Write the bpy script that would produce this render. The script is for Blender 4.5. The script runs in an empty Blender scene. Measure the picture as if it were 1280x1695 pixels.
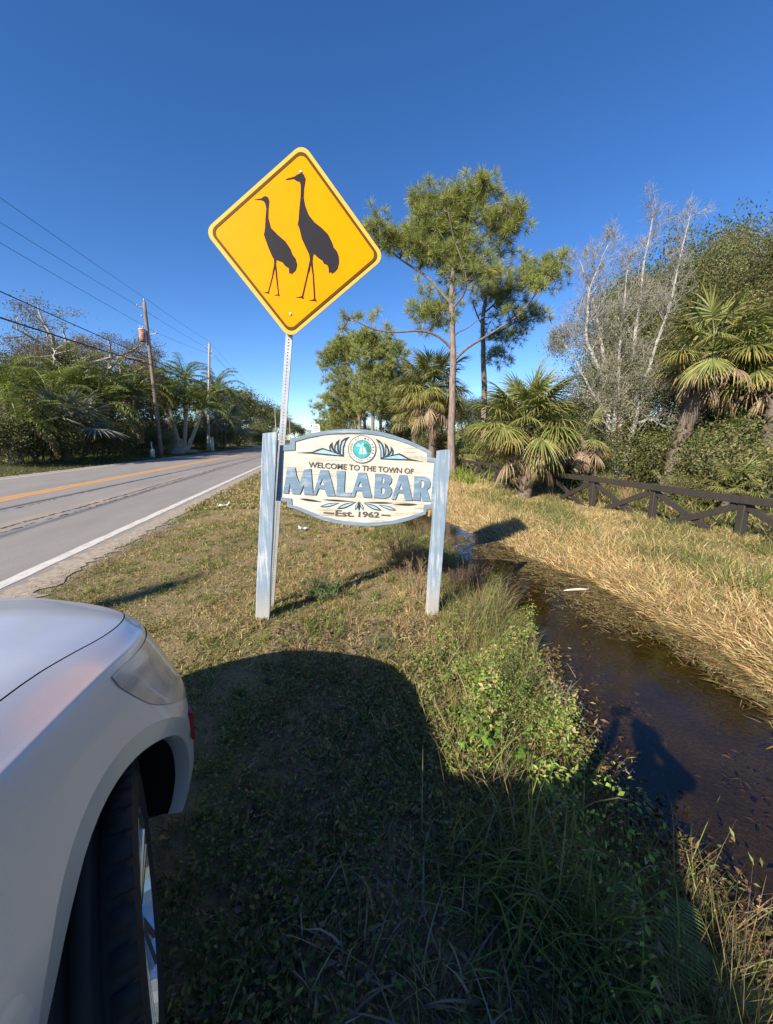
import bpy, math, random
import numpy as np
from mathutils import Vector, Matrix, Euler

# ------------------------------------------------------------------ camera, sky, sun, exposure
SC = bpy.context.scene
COL = SC.collection
CAM_H, F_PX, PITCH, YAW = 1.55, 640.0, math.radians(10.6), math.radians(9.8)
cam_data = bpy.data.cameras.new('camera')
cam_data.sensor_fit = 'HORIZONTAL'; cam_data.sensor_width = 36.0; cam_data.lens = 18.0
cam_data.clip_start = 0.02; cam_data.clip_end = 4000.0
camera = bpy.data.objects.new('camera', cam_data); COL.objects.link(camera)
camera.location = (0, 0, CAM_H)
camera.rotation_euler = (math.pi/2 - PITCH, 0, -YAW)
SC.camera = camera

SUN_AZ, SUN_EL = math.radians(44.5), math.radians(32.0)     # azimuth the light travels towards, from +Y to +X
world = bpy.data.worlds.new('World'); SC.world = world; world.use_nodes = True
wn = world.node_tree; wn.nodes.clear()
w_out = wn.nodes.new('ShaderNodeOutputWorld'); w_bg = wn.nodes.new('ShaderNodeBackground')
w_sky = wn.nodes.new('ShaderNodeTexSky'); w_sky.sky_type = 'NISHITA'; w_sky.sun_disc = False
w_sky.sun_elevation = SUN_EL; w_sky.sun_rotation = SUN_AZ + math.pi
w_sky.altitude = 0; w_sky.air_density = 0.8; w_sky.dust_density = 0.0; w_sky.ozone_density = 4.0
w_hsv = wn.nodes.new('ShaderNodeHueSaturation'); w_hsv.inputs['Saturation'].default_value = 1.2; w_hsv.inputs['Hue'].default_value = 0.507
wn.links.new(w_sky.outputs[0], w_hsv.inputs['Color'])
wn.links.new(w_hsv.outputs[0], w_bg.inputs['Color'])
w_bg.inputs['Strength'].default_value = 0.108
wn.links.new(w_bg.outputs[0], w_out.inputs['Surface'])

sun_data = bpy.data.lights.new('sun', 'SUN'); sun_data.energy = 5.0; sun_data.angle = math.radians(0.5)
sun_data.color = (1.0, 0.91, 0.78)
sun = bpy.data.objects.new('sun', sun_data); COL.objects.link(sun)
_sd = Vector((math.sin(SUN_AZ)*math.cos(SUN_EL), math.cos(SUN_AZ)*math.cos(SUN_EL), -math.sin(SUN_EL)))
sun.rotation_euler = _sd.to_track_quat('-Z', 'Y').to_euler(); sun.location = (-30, -30, 40)

SC.view_settings.view_transform = 'Standard'; SC.view_settings.look = 'None'
SC.view_settings.exposure = 0.86; SC.view_settings.gamma = 1.0; SC.view_settings.use_curve_mapping = False
SC.cycles.max_bounces = 6; SC.cycles.transparent_max_bounces = 16
SC.cycles.diffuse_bounces = 3; SC.cycles.glossy_bounces = 3; SC.cycles.caustics_reflective = False; SC.cycles.caustics_refractive = False
try: SC.cycles.use_denoising = True
except Exception: pass

RNG = np.random.default_rng(7)

# ------------------------------------------------------------------ survey helpers (pixel of the 1280x1695 photograph -> place)
_f = np.array([math.sin(YAW)*math.cos(PITCH), math.cos(YAW)*math.cos(PITCH), -math.sin(PITCH)])
_r = np.array([math.cos(YAW), -math.sin(YAW), 0.0]); _u = np.cross(_r, _f)
def ray(px, py): return _f + (px-640)/F_PX*_r - (py-847.5)/F_PX*_u
EYE = np.array([0, 0, CAM_H])
def on_z(px, py, z):
    d = ray(px, py); return EYE + d*((z-CAM_H)/d[2])
def on_y(px, py, y):
    d = ray(px, py); return EYE + d*(y/d[1])
def at_d(px, py, dist):
    d = ray(px, py); return EYE + d*(dist/math.hypot(d[0], d[1]))

# ------------------------------------------------------------------ object helpers
def tag(o, label=None, cat=None, group=None, kind=None):
    if label: o['label'] = label
    if cat: o['category'] = cat
    if group: o['group'] = group
    if kind: o['kind'] = kind
    return o
def empty(name, loc=(0,0,0), rz=0.0, parent=None):
    o = bpy.data.objects.new(name, None); o.empty_display_size = 0.2; COL.objects.link(o)
    o.location = loc; o.rotation_euler = (0, 0, rz)
    if parent: o.parent = parent
    return o
def link(name, me, parent=None, loc=None, rot=None, scale=None):
    o = bpy.data.objects.new(name, me); COL.objects.link(o)
    if parent is not None: o.parent = parent
    if loc is not None: o.location = loc
    if rot is not None: o.rotation_euler = rot
    if scale is not None: o.scale = scale if hasattr(scale, '__len__') else (scale,)*3
    return o
def copy_tree(o, parent=None):
    c = o.copy(); COL.objects.link(c)
    if parent is not None: c.parent = parent
    for ch in list(o.children): copy_tree(ch, c)
    return c

class MB:
    """collects polygons (numpy) and links them as one mesh"""
    def __init__(self): self.v=[]; self.f=[]; self.m=[]; self.c=[]; self.n=0
    def add(self, V, F, mat=0, col=None):
        V = np.asarray(V, dtype=np.float32).reshape(-1, 3)
        if not len(V): return self
        if isinstance(F, np.ndarray): Fs = [F]
        else:
            by = {}
            for f in F: by.setdefault(len(f), []).append(f)
            Fs = [np.array(x, dtype=np.int64) for x in by.values()]
        for A in Fs:
            if len(A): self.f.append(A + self.n); self.m.append(np.full(len(A), mat, dtype=np.int32))
        if col is None: C = np.ones((len(V), 3), dtype=np.float32)
        else: C = np.broadcast_to(np.asarray(col, dtype=np.float32), (len(V), 3))
        self.v.append(V); self.c.append(C); self.n += len(V)
        return self
    def mesh(self, name, mats, smooth=False):
        me = bpy.data.meshes.new(name)
        V = np.concatenate(self.v); C = np.concatenate(self.c)
        me.vertices.add(len(V)); me.vertices.foreach_set('co', V.ravel())
        li = np.concatenate([a.ravel() for a in self.f]).astype(np.int32)
        cnt = np.concatenate([np.full(len(a), a.shape[1], dtype=np.int32) for a in self.f])
        st = np.concatenate([[0], np.cumsum(cnt)[:-1]]).astype(np.int32)
        me.loops.add(len(li)); me.loops.foreach_set('vertex_index', li)
        me.polygons.add(len(cnt)); me.polygons.foreach_set('loop_start', st)
        try: me.polygons.foreach_set('loop_total', cnt)
        except Exception: pass
        for m in (mats if isinstance(mats, (list, tuple)) else [mats]): me.materials.append(m)
        me.polygons.foreach_set('material_index', np.concatenate(self.m))
        me.polygons.foreach_set('use_smooth', np.full(len(cnt), bool(smooth), dtype=bool))
        a = me.color_attributes.new('Col', 'FLOAT_COLOR', 'POINT')
        a.data.foreach_set('color', np.concatenate([C, np.ones((len(C), 1), dtype=np.float32)], 1).ravel())
        me.update(calc_edges=True); me.validate()
        return me
    def build(self, name, mats, parent=None, smooth=False, loc=None, rot=None):
        return link(name, self.mesh(name, mats, smooth), parent, loc, rot)

def norm(a): return a/np.maximum(np.linalg.norm(a, axis=-1, keepdims=True), 1e-9)
def box_vf(cx, cy, cz, sx, sy, sz):
    x, y, z = sx/2, sy/2, sz/2
    V = np.array([(-x,-y,-z),(x,-y,-z),(x,y,-z),(-x,y,-z),(-x,-y,z),(x,-y,z),(x,y,z),(-x,y,z)]) + (cx,cy,cz)
    return V, np.array([(0,3,2,1),(4,5,6,7),(0,1,5,4),(1,2,6,5),(2,3,7,6),(3,0,4,7)])
def beam_vf(p0, p1, w, h, bev=0.0, up=(0,0,1)):
    """a bevelled beam from p0 to p1, w across and h along up"""
    p0 = np.array(p0, float); p1 = np.array(p1, float); d = norm(p1-p0)
    s = norm(np.cross(d, np.array(up, float))); u = np.cross(s, d)
    a, b = w/2, h/2; e = bev
    ring = [(-a+e,-b),(a-e,-b),(a,-b+e),(a,b-e),(a-e,b),(-a+e,b),(-a,b-e),(-a,-b+e)] if e > 0 else [(-a,-b),(a,-b),(a,b),(-a,b)]
    n = len(ring); V = []
    for c in (p0, p1):
        for (i, j) in ring: V.append(c + s*i + u*j)
    F = [(k, (k+1) % n, n+(k+1) % n, n+k) for k in range(n)]
    return np.array(V), F + [tuple(range(n))[::-1], tuple(range(n, 2*n))]
def tube_vf(path, rad, n=6, cap=True):
    P = np.asarray(path, float); R = np.broadcast_to(np.asarray(rad, float), (len(P),))
    T = norm(np.gradient(P, axis=0)); ref = np.array([0.31, 0.77, 0.55])
    S = norm(np.cross(T, ref)); U = np.cross(S, T)
    a = np.linspace(0, 2*np.pi, n, endpoint=False)
    V = P[:, None] + R[:, None, None]*(np.cos(a)[None, :, None]*S[:, None] + np.sin(a)[None, :, None]*U[:, None])
    k = np.arange(len(P)-1)[:, None]*n; j = np.arange(n)[None]; j2 = (j+1) % n
    F = np.stack([k+j, k+j2, k+n+j2, k+n+j], -1).reshape(-1, 4)
    V = V.reshape(-1, 3)
    if cap:
        F = [tuple(x) for x in F] + [tuple(range(n))[::-1], tuple(range(len(V)-n, len(V)))]
    return V, F
def sticks_vf(P0, P1, r0, r1, n=3):
    """many straight tapered sticks at once"""
    P0 = np.asarray(P0, float); P1 = np.asarray(P1, float); N = len(P0)
    T = norm(P1-P0); S = norm(np.cross(T, np.array([0.37, 0.61, 0.7]))); U = np.cross(S, T)
    a = np.linspace(0, 2*np.pi, n, endpoint=False)
    off = np.cos(a)[None, :, None]*S[:, None] + np.sin(a)[None, :, None]*U[:, None]
    r0 = np.broadcast_to(r0, (N,)); r1 = np.broadcast_to(r1, (N,))
    V = np.stack([P0[:, None]+off*r0[:, None, None], P1[:, None]+off*r1[:, None, None]], 1)      # N,2,n,3
    k = (np.arange(N)*2*n)[:, None]; j = np.arange(n)[None]; j2 = (j+1) % n
    return V.reshape(-1, 3), np.stack([k+j, k+j2, k+n+j2, k+n+j], -1).reshape(-1, 4)
def blades_vf(P, D, L, W, droop=0.3, prof=(1.0, 0.8, 0.12), side=None, rng=RNG):
    """grass blades, palm leaf segments: strips that bend under their weight"""
    P = np.asarray(P, float); D = norm(np.asarray(D, float)); N = len(P); ns = len(prof)-1
    L = np.broadcast_to(L, (N,)); W = np.broadcast_to(W, (N,)); droop = np.broadcast_to(droop, (N,))
    if side is None:
        side = np.cross(D, rng.normal(size=(N, 3)))
    S = norm(side); pts = [P]; d = D.copy()
    for k in range(ns):
        pts.append(pts[-1] + d*(L/ns)[:, None]); d = d.copy(); d[:, 2] -= droop*(k+1)/ns; d = norm(d)
    V = np.stack([np.stack([pts[k]-S*(W*prof[k]/2)[:, None], pts[k]+S*(W*prof[k]/2)[:, None]], 1) for k in range(ns+1)], 1)  # N,ns+1,2,3
    b = (np.arange(N)*(ns+1)*2)[:, None]; k = (np.arange(ns)*2)[None]
    F = np.stack([b+k, b+k+1, b+k+3, b+k+2], -1).reshape(-1, 4)
    return V.reshape(-1, 3), F, (ns+1)*2
def leaves_vf(P, D, Nn, L, W):
    """small folded leaves: base, two shoulders, tip"""
    P = np.asarray(P, float); D = norm(np.asarray(D, float)); N = len(P)
    S = norm(np.cross(D, Nn)); U = np.cross(S, D)
    L = np.broadcast_to(L, (N,))[:, None]; W = np.broadcast_to(W, (N,))[:, None]
    V = np.stack([P, P+D*L*.45+S*W/2+U*W*.12, P+D*L-U*L*.08, P+D*L*.45-S*W/2+U*W*.12], 1)
    b = (np.arange(N)*4)[:, None]
    return V.reshape(-1, 3), b + np.array([[0, 1, 2, 3]])
def unit(n, rng=RNG): return norm(rng.normal(size=(n, 3)))
def vary(base, n, amt=0.25, rng=RNG, rep=1):
    """n colours round a base one, each repeated for the vertices of its piece"""
    base = np.asarray(base, float)
    if base.ndim == 1: base = np.broadcast_to(base, (n, 3))
    c = base*(1 + amt*rng.normal(size=(n, 1))*0.7 + amt*0.35*rng.normal(size=(n, 3)))
    return np.repeat(np.clip(c, 0.004, 0.9), rep, 0)
def pick(cols, n, p=None, rng=RNG):
    return np.asarray(cols, float)[rng.choice(len(cols), n, p=p)]

# ------------------------------------------------------------------ materials
MATS = {}
def mat(name):
    m = bpy.data.materials.new(name); m.use_nodes = True; MATS[name] = m
    nt = m.node_tree; b = nt.nodes['Principled BSDF']
    return m, nt, b
def N(nt, t, **kw):
    n = nt.nodes.new(t)
    for k, v in kw.items():
        if k in n.inputs.keys() if hasattr(n.inputs, 'keys') else False: n.inputs[k].default_value = v
        else: setattr(n, k, v)
    return n
def ramp(nt, stops, fac=None):
    r = nt.nodes.new('ShaderNodeValToRGB'); e = r.color_ramp.elements
    while len(e) < len(stops): e.new(0.5)
    for i, (p, c) in enumerate(stops):
        e[i].position = p; e[i].color = (*c, 1) if len(c) == 3 else c
    if fac is not None: nt.links.new(fac, r.inputs[0])
    return r.outputs[0]
def noise(nt, scale, detail=4, rough=.55, vec=None, stretch=None, dist=0.0):
    n = nt.nodes.new('ShaderNodeTexNoise'); n.inputs['Scale'].default_value = scale
    n.inputs['Detail'].default_value = detail; n.inputs['Roughness'].default_value = rough; n.inputs['Distortion'].default_value = dist
    if vec is None:
        vec = nt.nodes.new('ShaderNodeNewGeometry').outputs['Position']
    if stretch:
        mp = nt.nodes.new('ShaderNodeMapping'); mp.inputs['Scale'].default_value = stretch
        nt.links.new(vec, mp.inputs['Vector']); vec = mp.outputs[0]
    nt.links.new(vec, n.inputs['Vector'])
    return n.outputs['Fac']
def mixc(nt, fac, a, b, mode='MIX'):
    m = nt.nodes.new('ShaderNodeMix'); m.data_type = 'RGBA'; m.blend_type = mode
    for s, v in (('Factor', fac), ('A', a), ('B', b)):
        sock = [i for i in m.inputs if i.name == s and (i.type == 'RGBA' if s != 'Factor' else i.type == 'VALUE')][0]
        if hasattr(v, 'links') or isinstance(v, bpy.types.NodeSocket): nt.links.new(v, sock)
        elif s == 'Factor': sock.default_value = v
        else: sock.default_value = (*v, 1)
    return [o for o in m.outputs if o.type == 'RGBA'][0]
def math_n(nt, op, a, b=None, clamp=False):
    m = nt.nodes.new('ShaderNodeMath'); m.operation = op; m.use_clamp = clamp
    for i, v in enumerate((a, b)):
        if v is None: continue
        if isinstance(v, bpy.types.NodeSocket): nt.links.new(v, m.inputs[i])
        else: m.inputs[i].default_value = v
    return m.outputs[0]
def bump(nt, b, height, strength=.3, dist=.01):
    n = nt.nodes.new('ShaderNodeBump'); n.inputs['Strength'].default_value = strength; n.inputs['Distance'].default_value = dist
    nt.links.new(height, n.inputs['Height']); nt.links.new(n.outputs[0], b.inputs['Normal'])
def objco(nt): return nt.nodes.new('ShaderNodeTexCoord').outputs['Object']
def simple(name, col, rough=.6, metal=0.0, var=.15, scale=8.0, stretch=None, bmp=0.0, coat=0.0, spec=None):
    m, nt, b = mat(name)
    f = noise(nt, scale, 5, .6, objco(nt), stretch)
    lo = tuple(c*(1-var) for c in col); hi = tuple(min(1, c*(1+var)) for c in col)
    nt.links.new(ramp(nt, [(.3, lo), (.7, hi)], f), b.inputs['Base Color'])
    b.inputs['Roughness'].default_value = rough; b.inputs['Metallic'].default_value = metal
    if coat: b.inputs['Coat Weight'].default_value = coat
    if spec is not None: b.inputs['Specular IOR Level'].default_value = spec
    if bmp: bump(nt, b, f, bmp, .02)
    return m
def foliage(name, rough=.55, trans=.25, gain=(1.25, 1.25, .7), spec=.3):
    m, nt, b = mat(name)
    a = nt.nodes.new('ShaderNodeVertexColor'); a.layer_name = 'Col'
    nt.links.new(a.outputs['Color'], b.inputs['Base Color'])
    b.inputs['Roughness'].default_value = rough; b.inputs['Specular IOR Level'].default_value = spec
    t = nt.nodes.new('ShaderNodeBsdfTranslucent')
    nt.links.new(mixc(nt, 1.0, a.outputs['Color'], gain, 'MULTIPLY'), t.inputs['Color'])
    mx = nt.nodes.new('ShaderNodeMixShader'); mx.inputs[0].default_value = trans
    nt.links.new(b.outputs[0], mx.inputs[1]); nt.links.new(t.outputs[0], mx.inputs[2])
    nt.links.new(mx.outputs[0], nt.nodes['Material Output'].inputs['Surface'])
    return m
M_LEAF = foliage('leaf'); M_GRASS = foliage('grass_blade', .6, .3, spec=.2); M_PALM = foliage('palm_leaf', .42, .22, spec=.4)
M_NEEDLE = foliage('pine_needle', .5, .2); M_STRAW = foliage('straw', .65, .3, (1.1, 1.0, .8), .2)
def bark_mat(name, a, b_, scale=9, stretch=(1, 1, .25), bmp=.6):
    m, nt, b = mat(name); f = noise(nt, scale, 8, .7, objco(nt), stretch, .4)
    nt.links.new(ramp(nt, [(.3, a), (.62, b_)], f), b.inputs['Base Color']); b.inputs['Roughness'].default_value = .9
    bump(nt, b, f, bmp, .03); return m
M_PINEBARK = bark_mat('pine_bark', (.085, .06, .047), (.30, .23, .185), 13)
M_PALMBARK = bark_mat('palm_bark', (.055, .042, .032), (.20, .155, .12), 12, (1, 1, 1.6))
M_GREYBARK = bark_mat('grey_bark', (.16, .145, .13), (.47, .44, .395), 9, (1, 1, .6), .4)
M_DARKBARK = bark_mat('dark_bark', (.07, .055, .045), (.24, .20, .16), 8)
M_PALEBARK = bark_mat('pale_bark', (.33, .29, .22), (.60, .55, .44), 6, (1, 1, 2.0), .2)

# ------------------------------------------------------------------ the ground
def sstep(a, b, x):
    t = np.clip((x-a)/(b-a), 0, 1); return t*t*(3-2*t)
def wob(x, y):
    return (.5*np.sin(1.7*x+.6*y+1.3)+.5*np.sin(2.9*y-1.1*x+.4)+.35*np.sin(5.3*x+4.1*y)+.25*np.sin(9.1*y-7.3*x+2.))
def edge_l(y): return 1.42 + .62*sstep(1.2, 4.2, y) + .05*np.sin(2.3*y) + .03*np.sin(6.1*y+1) - .1*sstep(5, 9, y)
def edge_r(y):
    return 3.08 + .38*sstep(1.6, 3.0, y) - .28*sstep(4.6, 6.4, y) - .45*sstep(6.6, 9, y) + .06*np.sin(3.1*y+.5) + .04*np.sin(7.3*y)
WATER_Z = -.36
def ground_z(x, y):
    x = np.asarray(x, float); y = np.asarray(y, float)
    el, er = edge_l(y), edge_r(y)
    near = np.exp(-((y/45.)**2))
    z = .02*wob(x*.7, y*.7)*sstep(-2.9, -2.0, x)
    z = z - .07*sstep(-1.5, 1.0, x)
    bank = sstep(el-.85, el+.12, x)                       # verge down to the water
    z = z*(1-bank) + bank*(WATER_Z-.05)
    bed = sstep(el+.05, el+.5, x)*(1-sstep(er-.5, er-.05, x))
    z = z - .09*bed
    rise = sstep(er-.08, er+.75, x)                       # far bank, a lower field behind it
    z = z + rise*(.16 + .035*wob(x*.8, y*.8)*near)
    far = sstep(60, 120, y); z = z*(1-far*sstep(.5, 1.5, x))
    left = sstep(-13.0, -17.0, x)                          # the yard across the road lies a little higher
    z = z + left*.22 - .05*sstep(-12.7, -13.2, x)*(1-left)
    return z
def axis(parts):
    a = np.concatenate([np.arange(s, e, st) for s, e, st in parts]); return np.unique(np.round(a, 4))
gx = axis([(-600,-100,100),(-100,-20,10),(-20,-12,1),(-12,-3,1.5),(-3,5,.09),(5,9,.25),(9,20,1.),(20,100,10),(100,700,100)])
gy = axis([(-300,-20,40),(-20,-2,2),(-2,9,.1),(9,20,.3),(20,60,2),(60,200,10),(200,2100,100)])
GX, GY = np.meshgrid(gx, gy, indexing='ij'); GZ = ground_z(GX, GY)
ni, nj = GX.shape; idx = np.arange(ni*nj).reshape(ni, nj)
gF = np.stack([idx[:-1,:-1], idx[1:,:-1], idx[1:,1:], idx[:-1,1:]], -1).reshape(-1, 4)
m, nt, b = mat('ground_soil'); M_GROUND = m
geo = nt.nodes.new('ShaderNodeNewGeometry').outputs['Position']
sep = nt.nodes.new('ShaderNodeSeparateXYZ'); nt.links.new(geo, sep.inputs[0])
f1 = noise(nt, 2.2, 8, .65, geo); f2 = noise(nt, 38, 6, .7, geo); f3 = noise(nt, .5, 4, .5, geo)
turf = ramp(nt, [(.28, (.10,.075,.035)), (.46, (.22,.165,.08)), (.6, (.31,.235,.13)), (.78, (.42,.32,.20))], math_n(nt, 'ADD', math_n(nt, 'MULTIPLY', f1, .55), math_n(nt, 'MULTIPLY', f2, .5)))
straw = ramp(nt, [(.3, (.20,.14,.065)), (.6, (.38,.28,.14))], f2)
mud = ramp(nt, [(.3, (.07,.045,.02)), (.5, (.18,.12,.05)), (.72, (.34,.24,.12))], math_n(nt, 'ADD', math_n(nt, 'MULTIPLY', f1, .5), math_n(nt, 'MULTIPLY', f2, .5)))
sand = ramp(nt, [(.3, (.30,.25,.19)), (.7, (.48,.42,.34))], f2)
fx = nt.nodes.new('ShaderNodeMapRange'); nt.links.new(sep.outputs[0], fx.inputs[0]); fx.inputs[1].default_value = 2.6; fx.inputs[2].default_value = 3.4
fz = nt.nodes.new('ShaderNodeMapRange'); nt.links.new(sep.outputs[2], fz.inputs[0]); fz.inputs[1].default_value = -.24; fz.inputs[2].default_value = -.34
fs = nt.nodes.new('ShaderNodeMapRange'); nt.links.new(math_n(nt, 'ADD', sep.outputs[0], math_n(nt, 'MULTIPLY', f1, .9)), fs.inputs[0]); fs.inputs[1].default_value = -2.2; fs.inputs[2].default_value = -2.55
fl = nt.nodes.new('ShaderNodeMapRange'); nt.links.new(sep.outputs[0], fl.inputs[0]); fl.inputs[1].default_value = -12.4; fl.inputs[2].default_value = -13.4
fw = nt.nodes.new('ShaderNodeMapRange'); nt.links.new(sep.outputs[0], fw.inputs[0]); fw.inputs[1].default_value = 7.0; fw.inputs[2].default_value = 8.5
lawn = ramp(nt, [(.35, (.05,.06,.018)), (.65, (.12,.12,.045))], f2)
litter = ramp(nt, [(.35, (.05,.04,.02)), (.65, (.13,.11,.05))], f2)
c = mixc(nt, fx.outputs[0], turf, straw); c = mixc(nt, fw.outputs[0], c, litter); c = mixc(nt, fz.outputs[0], c, mud); c = mixc(nt, fs.outputs[0], c, sand); c = mixc(nt, fl.outputs[0], c, lawn)
nt.links.new(c, b.inputs['Base Color']); b.inputs['Roughness'].default_value = .95; b.inputs['Specular IOR Level'].default_value = .1
bump(nt, b, math_n(nt, 'ADD', f2, math_n(nt, 'MULTIPLY', f1, .6)), .8, .03)
tag(MB().add(np.stack([GX, GY, GZ], -1), gF).build('ground', M_GROUND, smooth=True), kind='structure')

# ------------------------------------------------------------------ the road
def sheet(name, x0, x1, y0, y1, z, m, parent=None, nx=1, ny=1):
    xs = np.linspace(x0, x1, nx+1); ys = np.linspace(y0, y1, ny+1); X, Y = np.meshgrid(xs, ys, indexing='ij')
    I = np.arange(X.size).reshape(X.shape)
    F = np.stack([I[:-1,:-1], I[1:,:-1], I[1:,1:], I[:-1,1:]], -1).reshape(-1, 4)
    return MB().add(np.stack([X, Y, np.full_like(X, z)], -1), F).build(name, m, parent)
m, nt, b = mat('asphalt'); M_ASPHALT = m
geo = nt.nodes.new('ShaderNodeNewGeometry').outputs['Position']
sep = nt.nodes.new('ShaderNodeSeparateXYZ'); nt.links.new(geo, sep.inputs[0])
g1 = noise(nt, 75, 4, .85, geo); g2 = noise(nt, 1.1, 6, .6, geo, (1, .12, 1)); g3 = noise(nt, .35, 3, .5, geo)
c = ramp(nt, [(.25, (.13,.118,.104)), (.5, (.265,.242,.215)), (.75, (.42,.385,.34))], g1)
c = mixc(nt, ramp(nt, [(.35, (.0,)*3), (.65, (.6,)*3)], noise(nt, .8, 7, .7, geo, (1.2, .35, 1))), c, (.17,.155,.14)); c = mixc(nt, ramp(nt, [(.3, (.0,)*3), (.75, (.55,)*3)], g2), c, (.29,.26,.23))
# sand worked into the surface along the seam of the lane and towards the edge
def band(x, w):
    d = math_n(nt, 'ABSOLUTE', math_n(nt, 'ADD', sep.outputs[0], math_n(nt, 'ADD', math_n(nt, 'MULTIPLY', g2, .5), -x-.25)))
    return math_n(nt, 'SUBTRACT', 1.0, math_n(nt, 'DIVIDE', d, w), True)
dusty = noise(nt, 3.5, 6, .7, geo, (1, .25, 1))
fd = math_n(nt, 'MULTIPLY', math_n(nt, 'ADD', band(-5.6, .45), math_n(nt, 'MULTIPLY', band(-8.2, .5), .75)), ramp(nt, [(.42, (0,)*3), (.62, (.85,)*3)], dusty), True)
c = mixc(nt, fd, c, (.40,.28,.19))
nt.links.new(c, b.inputs['Base Color']); b.inputs['Roughness'].default_value = .85; b.inputs['Specular IOR Level'].default_value = .25
bump(nt, b, g1, .5, .006)
road = tag(sheet('road', -12.75, -2.95, -60, 900, .008, M_ASPHALT, None, 8, 60), kind='structure')
def paint(name, col, wear=.5, dirt=(.33,.27,.22)):
    m, nt, b = mat(name); geo = nt.nodes.new('ShaderNodeNewGeometry').outputs['Position']
    f = noise(nt, 9, 8, .75, geo, (1, .4, 1)); g = noise(nt, 60, 3, .7, geo)
    k = math_n(nt, 'ADD', math_n(nt, 'MULTIPLY', f, .7), math_n(nt, 'MULTIPLY', g, .3))
    c = mixc(nt, ramp(nt, [(wear-.07, (0,)*3), (wear+.1, (1,)*3)], k), col, dirt)
    nt.links.new(c, b.inputs['Base Color']); b.inputs['Roughness'].default_value = .75; return m
M_WHITELINE = paint('white_road_paint', (.60,.56,.49), .55, (.38,.34,.29)); M_YELLOW = paint('yellow_road_paint', (.62,.30,.055), .57, (.48,.26,.10))
def ragged(name, xc, w, y0, y1, z, m, amp=.012, step=.15, seed=1, wander=0.0, gap=0.0):
    """a painted or sealed stripe with uneven edges"""
    r = np.random.default_rng(seed); ys = np.arange(y0, y1, step); n = len(ys)
    ctr = xc + wander*(np.sin(ys*.21+seed)+.6*np.sin(ys*.73)+.35*np.sin(ys*2.1)+.2*np.sin(ys*5.7+2))
    a = ctr - w/2 + amp*r.normal(size=n); c = ctr + w/2 + amp*r.normal(size=n)
    V = np.stack([np.stack([a, ys, np.full(n, z)], -1), np.stack([c, ys, np.full(n, z)], -1)], 1).reshape(-1, 3)
    k = np.arange(n-1)*2; F = np.stack([k, k+1, k+3, k+2], -1)
    if gap: F = F[r.random(len(F)) > gap]
    return MB().add(V, F).build(name, m, road)
ragged('edge_line', -3.42, .17, -20, 420, .0125, M_WHITELINE, .006, .2, 3)
ragged('edge_line', -12.35, .14, -20, 420, .0125, M_WHITELINE, .006, .2, 4)
for i, xc in enumerate((-8.38, -8.08)): ragged('centre_line', xc, .15, -20, 420, .0125, M_YELLOW, .008, .2, 6+i)
ragged('paint_stain', -8.23, .62, -20, 260, .0105, paint('orange_road_stain', (.40,.24,.12), .50, (.30,.255,.22)), .05, .3, 9)
M_SEAL = simple('tar_seal', (.055,.05,.047), .8, 0, .3, 30)
ragged('sealed_crack', -5.55, .055, 3, 120, .0125, M_SEAL, .02, .07, 11, .05, .12)
ragged('sealed_crack', -5.33, .035, 3, 60, .0125, M_SEAL, .016, .06, 12, .05, .3)
ragged('sealed_crack', -6.9, .03, 6, 90, .0125, M_SEAL, .012, .1, 13, .03, .5)
M_DIRT = simple('shoulder_dirt', (.33,.27,.20), .95, 0, .35, 16, bmp=.4)
sh = ragged('gravel_shoulder', -3.06, .34, -20, 300, .0105, M_DIRT, .05, .09, 21); sh.parent = None; tag(sh, kind='structure')
sh = ragged('gravel_shoulder', -12.85, .5, -20, 300, .0105, M_DIRT, .06, .15, 22); sh.parent = None; tag(sh, kind='structure')

# ------------------------------------------------------------------ the ditch water
m, nt, b = mat('ditch_water'); M_WATER = m
nt.nodes.remove(b); geo = nt.nodes.new('ShaderNodeNewGeometry').outputs['Position']
gl = nt.nodes.new('ShaderNodeBsdfGlossy'); gl.inputs['Roughness'].default_value = .03; gl.inputs['Color'].default_value = (.95,.95,.95,1)
tr = nt.nodes.new('ShaderNodeBsdfTransparent'); tr.inputs['Color'].default_value = (.41,.375,.235,1)
bp = nt.nodes.new('ShaderNodeBump'); bp.inputs['Strength'].default_value = .2; bp.inputs['Distance'].default_value = .012
h = math_n(nt, 'ADD', noise(nt, 7, 3, .5, geo, (1, .5, 1), .6), math_n(nt, 'MULTIPLY', noise(nt, 28, 2, .5, geo), .25))
nt.links.new(h, bp.inputs['Height'])
nt.links.new(bp.outputs[0], gl.inputs['Normal'])
gi = nt.nodes.new('ShaderNodeNewGeometry'); dt = nt.nodes.new('ShaderNodeVectorMath'); dt.operation = 'DOT_PRODUCT'; nt.links.new(bp.outputs[0], dt.inputs[0]); nt.links.new(gi.outputs['Incoming'], dt.inputs[1])
sch = math_n(nt, 'POWER', math_n(nt, 'SUBTRACT', 1.0, math_n(nt, 'ABSOLUTE', dt.outputs['Value']), True), 5.0)     # Schlick, the same from both sides
mx = nt.nodes.new('ShaderNodeMixShader'); nt.links.new(math_n(nt, 'ADD', math_n(nt, 'MULTIPLY', sch, .92), .055, True), mx.inputs[0])
nt.links.new(tr.outputs[0], mx.inputs[1]); nt.links.new(gl.outputs[0], mx.inputs[2])
nt.links.new(mx.outputs[0], nt.nodes['Material Output'].inputs['Surface'])
ys = np.arange(-6, 30, .25); V = []; 
for y in ys: V += [(float(edge_l(y))-.15, y, WATER_Z), (float(edge_r(y))+.12, y, WATER_Z)]
k = np.arange(len(ys)-1)*2
tag(MB().add(V, np.stack([k, k+1, k+3, k+2], -1)).build('ditch_water', M_WATER), kind='structure')

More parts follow.
